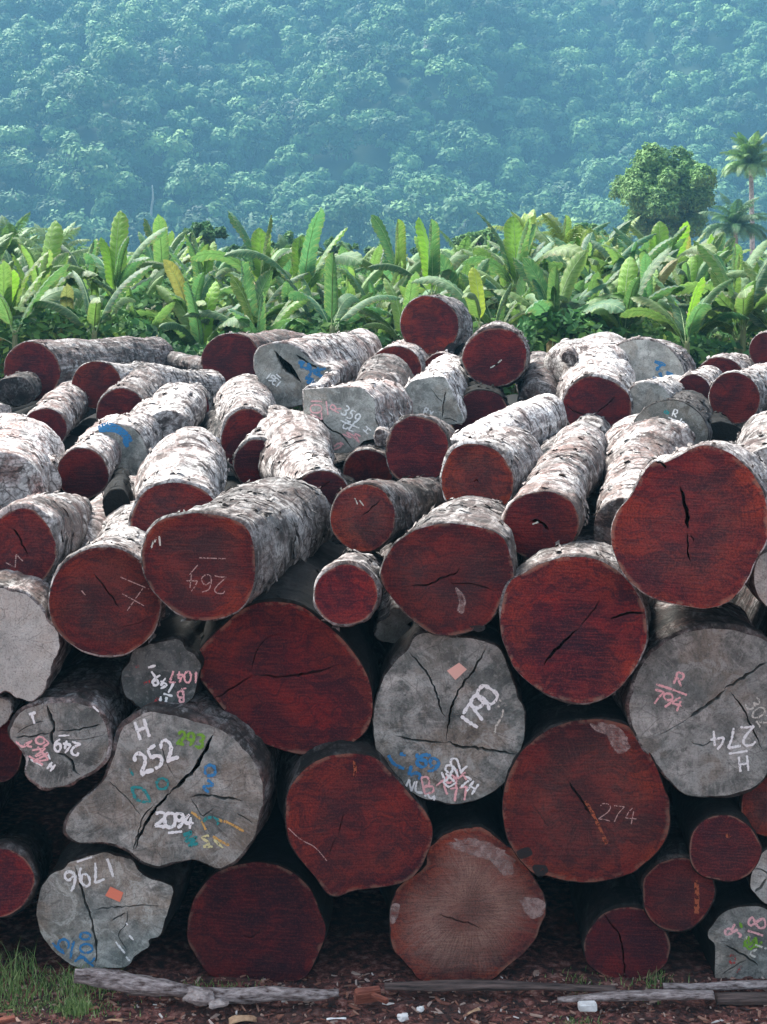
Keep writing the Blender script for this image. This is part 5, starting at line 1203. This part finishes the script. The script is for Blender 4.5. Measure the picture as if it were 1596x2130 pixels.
# ================================================================== TREES
M_TREE = setup_leaf('tree_leaf', True, [(0, (.025, .085, .045)), (.5, (.075, .20, .065)), (1, (.20, .36, .11))], .25)
M_TRUNK = simple('trunk_bark', (.25, .22, .19), (.50, .47, .43), 5, .9, .5)
def tree(x, y, zc, rx, rz, label, seed, nleaf=9000, size=.16, cat='tree', name='broadleaf_tree', group='broadleaf trees beyond the banana plants', tb=.5, lean=0, nblob=34):
    rg = np.random.RandomState(seed); root = empty(name, Matrix.Translation((x, y, 0))); tag(root, label, cat, group)
    nb = nblob; d = rg.normal(0, 1, (nb, 3)); d /= np.linalg.norm(d, axis=1)[:, None]
    B = d * (rg.uniform(.25, .92, (nb, 1))) * np.array([rx, rx, rz]); br = rg.uniform(.16, .36, nb) * min(rx, rz) * 1.05
    B[:, 0] *= 1 - .25 * np.clip(-B[:, 2] / rz, 0, 1)
    C = []; Nn = []; tone = []
    wgt = br ** 2 / np.sum(br ** 2)
    for b_, r_, w_ in zip(B, br, wgt):
        m_ = int(nleaf * w_); dd = rg.normal(0, 1, (m_, 3)); dd /= np.linalg.norm(dd, axis=1)[:, None]; dd[:, 2] = np.where(dd[:, 2] < -.7, -dd[:, 2], dd[:, 2])
        rad = r_ * (1 - .35 * rg.rand(m_, 1) ** 2) * (1 + .3 * fbm(dd * 2.5 + seed, seed, 2))[:, None]
        C.append(b_ + dd * rad); Nn.append(dd); tone.append(np.clip(tb + rg.normal(0, .12) + rg.normal(0, .14, m_), 0, 1))
    C = np.concatenate(C) + np.array([0, 0, zc]); V, Q = leaf_cloud(C, np.concatenate(Nn), size, rg, None)
    link('crown', mesh_np('crown', V, Q, M_TREE, False, attr={'tone': np.concatenate(tone)}), root)
    VV, QQ = tube([(0, 0, 0), (.1 * lean, .05, zc * .4), (.05 + .2 * lean, 0, zc * .8), (0, 0, zc + rz * .3)], [rx * .10, rx * .075, rx * .05, rx * .02], 10, seed, .02)
    allV = [VV]; allQ = [[QQ[0]], [QQ[1]]]; off = len(VV)
    for b_ in B[:7]:
        s0 = np.array([0, 0, max(.3, zc - rz * .5)]); e0 = np.array([0, 0, zc]) + b_
        v2, q2 = tube([tuple(s0), tuple((s0 + e0) / 2 + np.array([0, 0, -.1 * rz])), tuple(e0)], [rx * .035, rx * .02, rx * .008], 6, seed, .005)
        allV.append(v2); allQ[0].append(q2[0] + off); allQ[1].append(q2[1] + off); off += len(v2)
    link('trunk', mesh_np('trunk', np.concatenate(allV), [np.concatenate(allQ[0]), np.concatenate(allQ[1])], M_TRUNK), root)
    return root
def tpx(u, v, y, ru, rv, label, seed, **kw):
    p = w_at(u, v, y); tree(p.x, y, p.z, ru * y / F, rv * y / F, label, seed, **kw)
tpx(1386, 410, 108, 110, 98, 'rounded dense green tree standing above the banana plants at right', 1, nleaf=52000, size=.13, tb=.88, nblob=52, group='tall trees at the right')
tpx(425, 492, 70, 55, 34, 'small bushy tree poking above the banana plants left of centre', 2, nleaf=9000, size=.11, tb=.45)
tpx(340, 520, 66, 45, 30, 'low bush beyond the bananas, left of the small bushy tree', 3, nleaf=3500, size=.11, tb=.6)
tpx(520, 525, 74, 60, 28, 'low dark bush right of the small bushy tree', 4, nleaf=8000, size=.11, tb=.35)
tpx(610, 515, 80, 60, 30, 'olive bush beyond the bananas above the hollow log', 5, nleaf=4500, size=.12, tb=.6)
tpx(700, 520, 78, 55, 24, 'flat-topped bush beyond the bananas at centre', 6, nleaf=8000, size=.12, tb=.5)
tpx(790, 535, 82, 55, 24, 'small bush low on the hill foot at centre', 7, nleaf=3500, size=.12, tb=.45)
tpx(1000, 505, 76, 60, 34, 'pale green bush left of the yellow palm fronds', 8, nleaf=9000, size=.11, tb=.75)
tpx(1210, 500, 80, 70, 36, 'light green bush between the palm fronds and the round tree', 9, nleaf=5500, size=.12, tb=.75)
tpx(880, 535, 86, 45, 24, 'dim bush left of the pale green one', 10, nleaf=3000, size=.12, tb=.4)
tpx(1485, 560, 84, 70, 50, 'green bush under the two palms at right', 11, nleaf=6000, size=.17, tb=.5)
tpx(130, 540, 72, 70, 30, 'bush behind the tattered bananas at far left', 12, nleaf=4500, size=.11, tb=.55)
tpx(-40, 520, 72, 70, 40, 'bush past the left border of the thicket', 13, nleaf=4500, size=.11, tb=.5)
tpx(1680, 520, 84, 90, 60, 'bush past the right border of the thicket', 14, nleaf=6000, size=.17, tb=.5)

# palms
M_PALM = setup_leaf('palm_leaf', transl=.3)
def frond_mesh(L, a0, a1, seed, droop=1.0, leafl=.5, n=52):
    rr = random.Random(seed); V = []; Q = []; c = Vector((0, 0, 0)); pts = []; ds = []
    for i in range(n + 1):
        t = i / n; a = R(a0 + (a1 - a0) * t ** 1.3); d = Vector((math.sin(a), 0, math.cos(a))); pts.append(c.copy()); ds.append(d); c = c + d * L / n
    for i in range(n + 1):
        t = i / n; ll = leafl * L * .45 * math.sin(math.pi * min(1, t * .9 + .12)) ** .7 + .02
        for side in (-1, 1):
            for rep in range(2):
                b0 = len(V); p = pts[i]; d = ds[i]; out = (Vector((0, side, 0)) + d * .55 + Vector((0, 0, rr.uniform(-.35, .15)))).normalized(); wd = d * .0065 * L
                mid = p + out * ll * .5; tip = p + out * ll * .9 - Vector((0, 0, ll * .45 * droop * rr.uniform(.6, 1.3)))
                V += [tuple(p - wd), tuple(p + wd), tuple(mid + wd), tuple(mid - wd), tuple(tip)]
                Q += [(b0, b0 + 1, b0 + 2, b0 + 3), (b0 + 3, b0 + 2, b0 + 4, b0 + 4)]
    b0 = len(V)
    for i in range(n + 1):
        r_ = .012 * L * (1 - .8 * i / n)
        for (a, b) in ((-1, 0), (0, -1), (1, 0), (0, 1)): V.append(tuple(pts[i] + Vector((0, a * r_, b * r_))))
    for i in range(n):
        for k_ in range(4): b = b0 + i * 4; Q.append((b + k_, b + (k_ + 1) % 4, b + 4 + (k_ + 1) % 4, b + 4 + k_))
    tri = np.array([q_[:3] for q_ in Q if q_[2] == q_[3]]); qd = np.array([q_ for q_ in Q if q_[2] != q_[3]])
    return mesh_np('frond', V, [qd, tri], M_PALM, False)
FR = {'up': [frond_mesh(1, 5, 85, 1, .9), frond_mesh(1, 12, 105, 2, .9), frond_mesh(1, 2, 60, 7, .8)], 'mid': [frond_mesh(1, 35, 110, 3, 1.0), frond_mesh(1, 40, 125, 4, 1.2)], 'low': [frond_mesh(1, 70, 165, 5, 1.4), frond_mesh(1, 60, 150, 6, 1.4)]}
def palm(u, v, y, hr, L, plan, label, seed, col, trunk=True, group=None):
    rr = random.Random(seed); p = w_at(u, v, y); root = empty('palm_tree', Matrix.Translation((p.x, y, 0))); tag(root, label, 'palm', group)
    V, Q = tube([(0, 0, 0), (.1, 0, p.z * .5), (0, 0, p.z)], [hr * 1.2, hr, hr * .85], 10, seed, .01); link('trunk', mesh_np('trunk', V, Q, M_TRUNK), root)
    for i, kd in enumerate(plan):
        az = i * 2.4 + rr.uniform(-.3, .3); g = rr.uniform(.75, 1.25)
        f_ = link('frond', rr.choice(FR[kd]), root, (col[0] * g * 1.35, col[1] * g * 1.35, col[2] * g * 1.35, 1)); q_ = L * rr.uniform(.85, 1.1)
        f_.matrix_local = Matrix.Translation((0, 0, p.z - .05)) @ Matrix.Rotation(az, 4, 'Z') @ Matrix.Diagonal((q_, q_, q_, 1))
palm(1562, 345, 104, .17, 2.5, ['up'] * 14 + ['mid'] * 8 + ['low'] * 16, 'tall slim palm with pale trunk near the right border', 1, (.12, .23, .07))
palm(1530, 474, 98, .14, 2.5, ['up'] * 6 + ['mid'] * 8 + ['low'] * 18, 'shorter palm with a drooping shaggy crown, left of the tall slim one', 2, (.06, .14, .055))
palm(1095, 505, 55, .12, 1.5, ['up'] * 7 + ['mid'] * 4, 'yellowish feathery palm rising from the banana thicket', 3, (.24, .34, .07))
palm(1180, 560, 42, .10, 1.7, ['up'] * 5 + ['mid'] * 5, 'olive feathery palm right of the yellowish one', 4, (.17, .23, .05))
palm(1270, 570, 44, .10, 1.8, ['up'] * 5 + ['mid'] * 5, 'green-gold feathery palm below the light green bush', 5, (.15, .22, .05))
palm(20, 540, 45, .10, 1.6, ['up'] * 6 + ['mid'] * 3, 'feathery palm at the far left edge of the thicket', 6, (.09, .18, .06))
palm(600, 560, 46, .10, 1.4, ['up'] * 4 + ['mid'] * 4, 'dark feathery palm behind the striped banana leaf', 8, (.06, .14, .05))

palm(1230, 590, 39, .09, 1.6, ['up'] * 6 + ['mid'] * 4, 'straw-green feathery palm among the bananas at right of centre', 9, (.20, .26, .07))
palm(745, 580, 44, .09, 1.3, ['up'] * 6 + ['mid'] * 3, 'pale feathery palm in the thicket above the square block', 10, (.16, .25, .08))
palm(110, 560, 41, .09, 1.5, ['up'] * 7 + ['mid'] * 3, 'silvery feathery palm left of the broad pale leaf', 11, (.17, .26, .12))
palm(960, 570, 43, .09, 1.4, ['up'] * 6 + ['mid'] * 4, 'light feathery palm above the yellow-green leaf', 12, (.15, .26, .08))
# ================================================================== HILL
def hillz(x, y):
    b = y - 430 - 20 * np.sin(x * .010 + 1) - 12 * np.sin(x * .027)
    rid = 12 * np.sin((x * .80 + y * .55) * .045) + 8 * np.sin((x * .9 - y * .35) * .075 + 2) + 14 * vnoise(np.stack([x * .018, y * .018, np.zeros_like(x)], -1), 3)
    f = np.clip(b / 60, 0, 1)
    return np.clip(b, 0, None) * .60 + rid * f
hx = np.linspace(-420, 420, 141); hy = np.linspace(405, 720, 80); HX, HY = np.meshgrid(hx, hy); HZZ = hillz(HX, HY) - .5
n1, n2 = HX.shape; q = (np.arange(n1 - 1)[:, None] * n2 + np.arange(n2 - 1)[None, :]).ravel()
M_HILL = simple('hill_soil', (.012, .028, .012), (.03, .06, .02), .08, 1, 0)
tag(link('hill', mesh_np('hill', np.stack([HX, HY, HZZ], -1).reshape(-1, 3), np.stack([q, q + 1, q + n2 + 1, q + n2], 1), M_HILL)), kind='structure')
M_WOOD = setup_leaf('forest_leaf', True, [(0, (.008, .032, .018)), (.4, (.040, .125, .042)), (.75, (.095, .22, .070)), (1, (.18, .33, .11))], 0)
rg = np.random.RandomState(21)
variants = []
for s_ in range(10):
    nb = rg.randint(9, 15); d = rg.normal(0, 1, (nb, 3)); d /= np.linalg.norm(d, axis=1)[:, None]; B = d * rg.uniform(.3, .75, (nb, 1)) * np.array([1, 1, .8]); br = rg.uniform(.26, .46, nb)
    C = []; N_ = []; tn = []
    for b_, r_ in zip(B, br):
        m_ = int(460 * r_ * r_ / .13 / nb * 2.2); dd = rg.normal(0, 1, (m_, 3)); dd /= np.linalg.norm(dd, axis=1)[:, None]; dd[:, 2] = np.abs(dd[:, 2]) - .15 * rg.rand(m_); dd[:, 1] = np.where(dd[:, 1] > .3, -dd[:, 1], dd[:, 1])
        C.append(b_ + dd * r_ * rg.uniform(.85, 1.12, (m_, 1))); N_.append(dd); tn.append(rg.normal(0, .11) + rg.normal(0, .04, m_) + .16 * (dd[:, 2] - .4))  # upward-facing leaves get a lighter tone, painting top light into the crowns
    variants.append((np.concatenate(C), np.concatenate(N_), np.concatenate(tn)))
allC = []; allN = []; allT = []; allS = []
yy = 408.0
while yy < 640:
    half = 798 / F * yy + 45; xx = -half
    while xx < half:
        r_ = 3.8 + 7.5 * rg.rand() ** 1.9 * (1.25 if rg.rand() < .12 else 1); x0 = xx + rg.uniform(-2, 2); y0 = yy + rg.uniform(-2.5, 2.5)
        z0 = float(hillz(np.array([x0]), np.array([y0]))[0]) + r_ * rg.uniform(.5, 1.9)
        C, N_, tn = variants[rg.randint(10)]; a = rg.uniform(-.6, .6); ca, sa = math.cos(a), math.sin(a)
        Cr = C @ np.array([[ca, sa, 0], [-sa, ca, 0], [0, 0, 1]]); Cr = Cr * r_ * np.array([1, 1, rg.uniform(.85, 1.35)])
        allC.append(Cr + np.array([x0, y0, z0])); allN.append(N_); allT.append(np.clip(.46 + rg.normal(0, .17) + tn, 0, 1)); xx += r_ * 1.35
    yy += 5.6
C = np.concatenate(allC); V, Q = leaf_cloud(C, np.concatenate(allN), .80, rg, None, upb=.15, jit=.28)
print('hill leaves', len(Q))
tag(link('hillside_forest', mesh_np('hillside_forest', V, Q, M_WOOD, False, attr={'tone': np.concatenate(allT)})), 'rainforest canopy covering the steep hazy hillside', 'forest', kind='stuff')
M_PALE = simple('pale_trunk', (.40, .38, .34), (.60, .58, .54), 2, .9, .2)
for i, (u, v, hh, lab) in enumerate([(629, 372, 60, 'slender bare grey trunk standing on the hillside foot at centre'), (315, 385, 55, 'bare pale trunk on the hillside foot at left'), (1350, 140, 50, 'pale bare trunk high on the hillside at right'), (603, 170, 40, 'short pale bare trunk high on the hillside left of centre')]):
    yv = 432.0                                     # walk up the slope until the trunk's foot meets it
    while yv < 640:
        p = w_at(u, v + hh, yv)
        if float(hillz(np.array([p.x]), np.array([yv]))[0]) + 4 > p.z: break
        yv += 1
    yv -= 7; p = w_at(u, v + hh, yv); tp = w_at(u + 2, v, yv); g0 = float(hillz(np.array([p.x]), np.array([yv]))[0])
    V, Q = tube([(p.x, yv, g0), (p.x, yv, p.z), (tp.x + .2, yv, (p.z + tp.z) / 2), (tp.x, yv, tp.z)], [.45, .4, .32, .18], 8, i, .02)
    root = empty('bare_tree', Matrix.Identity(4)); tag(root, lab, 'tree', 'bare trunks on the hillside'); link('trunk', mesh_np('trunk', V, Q, M_PALE), root)

# ================================================================== AIR
import bmesh
bm = bmesh.new(); bmesh.ops.create_cube(bm, size=1)
me = bpy.data.meshes.new('haze'); bm.to_mesh(me); bm.free()
hz = link('haze', me); hz.scale = (1440, 1100, 216); hz.location = (0, 470, 106)
tag(hz, 'pale blue haze in front of the hill', 'haze', kind='stuff')
m = bpy.data.materials.new('haze'); m.use_nodes = True; m.node_tree.nodes.clear()
out = m.node_tree.nodes.new('ShaderNodeOutputMaterial'); pv = m.node_tree.nodes.new('ShaderNodeVolumePrincipled')
pv.inputs['Color'].default_value = (.22, .56, .82, 1); pv.inputs['Density'].default_value = .00058; pv.inputs['Anisotropy'].default_value = 0.0
m.node_tree.links.new(pv.outputs[0], out.inputs['Volume']); me.materials.append(m)
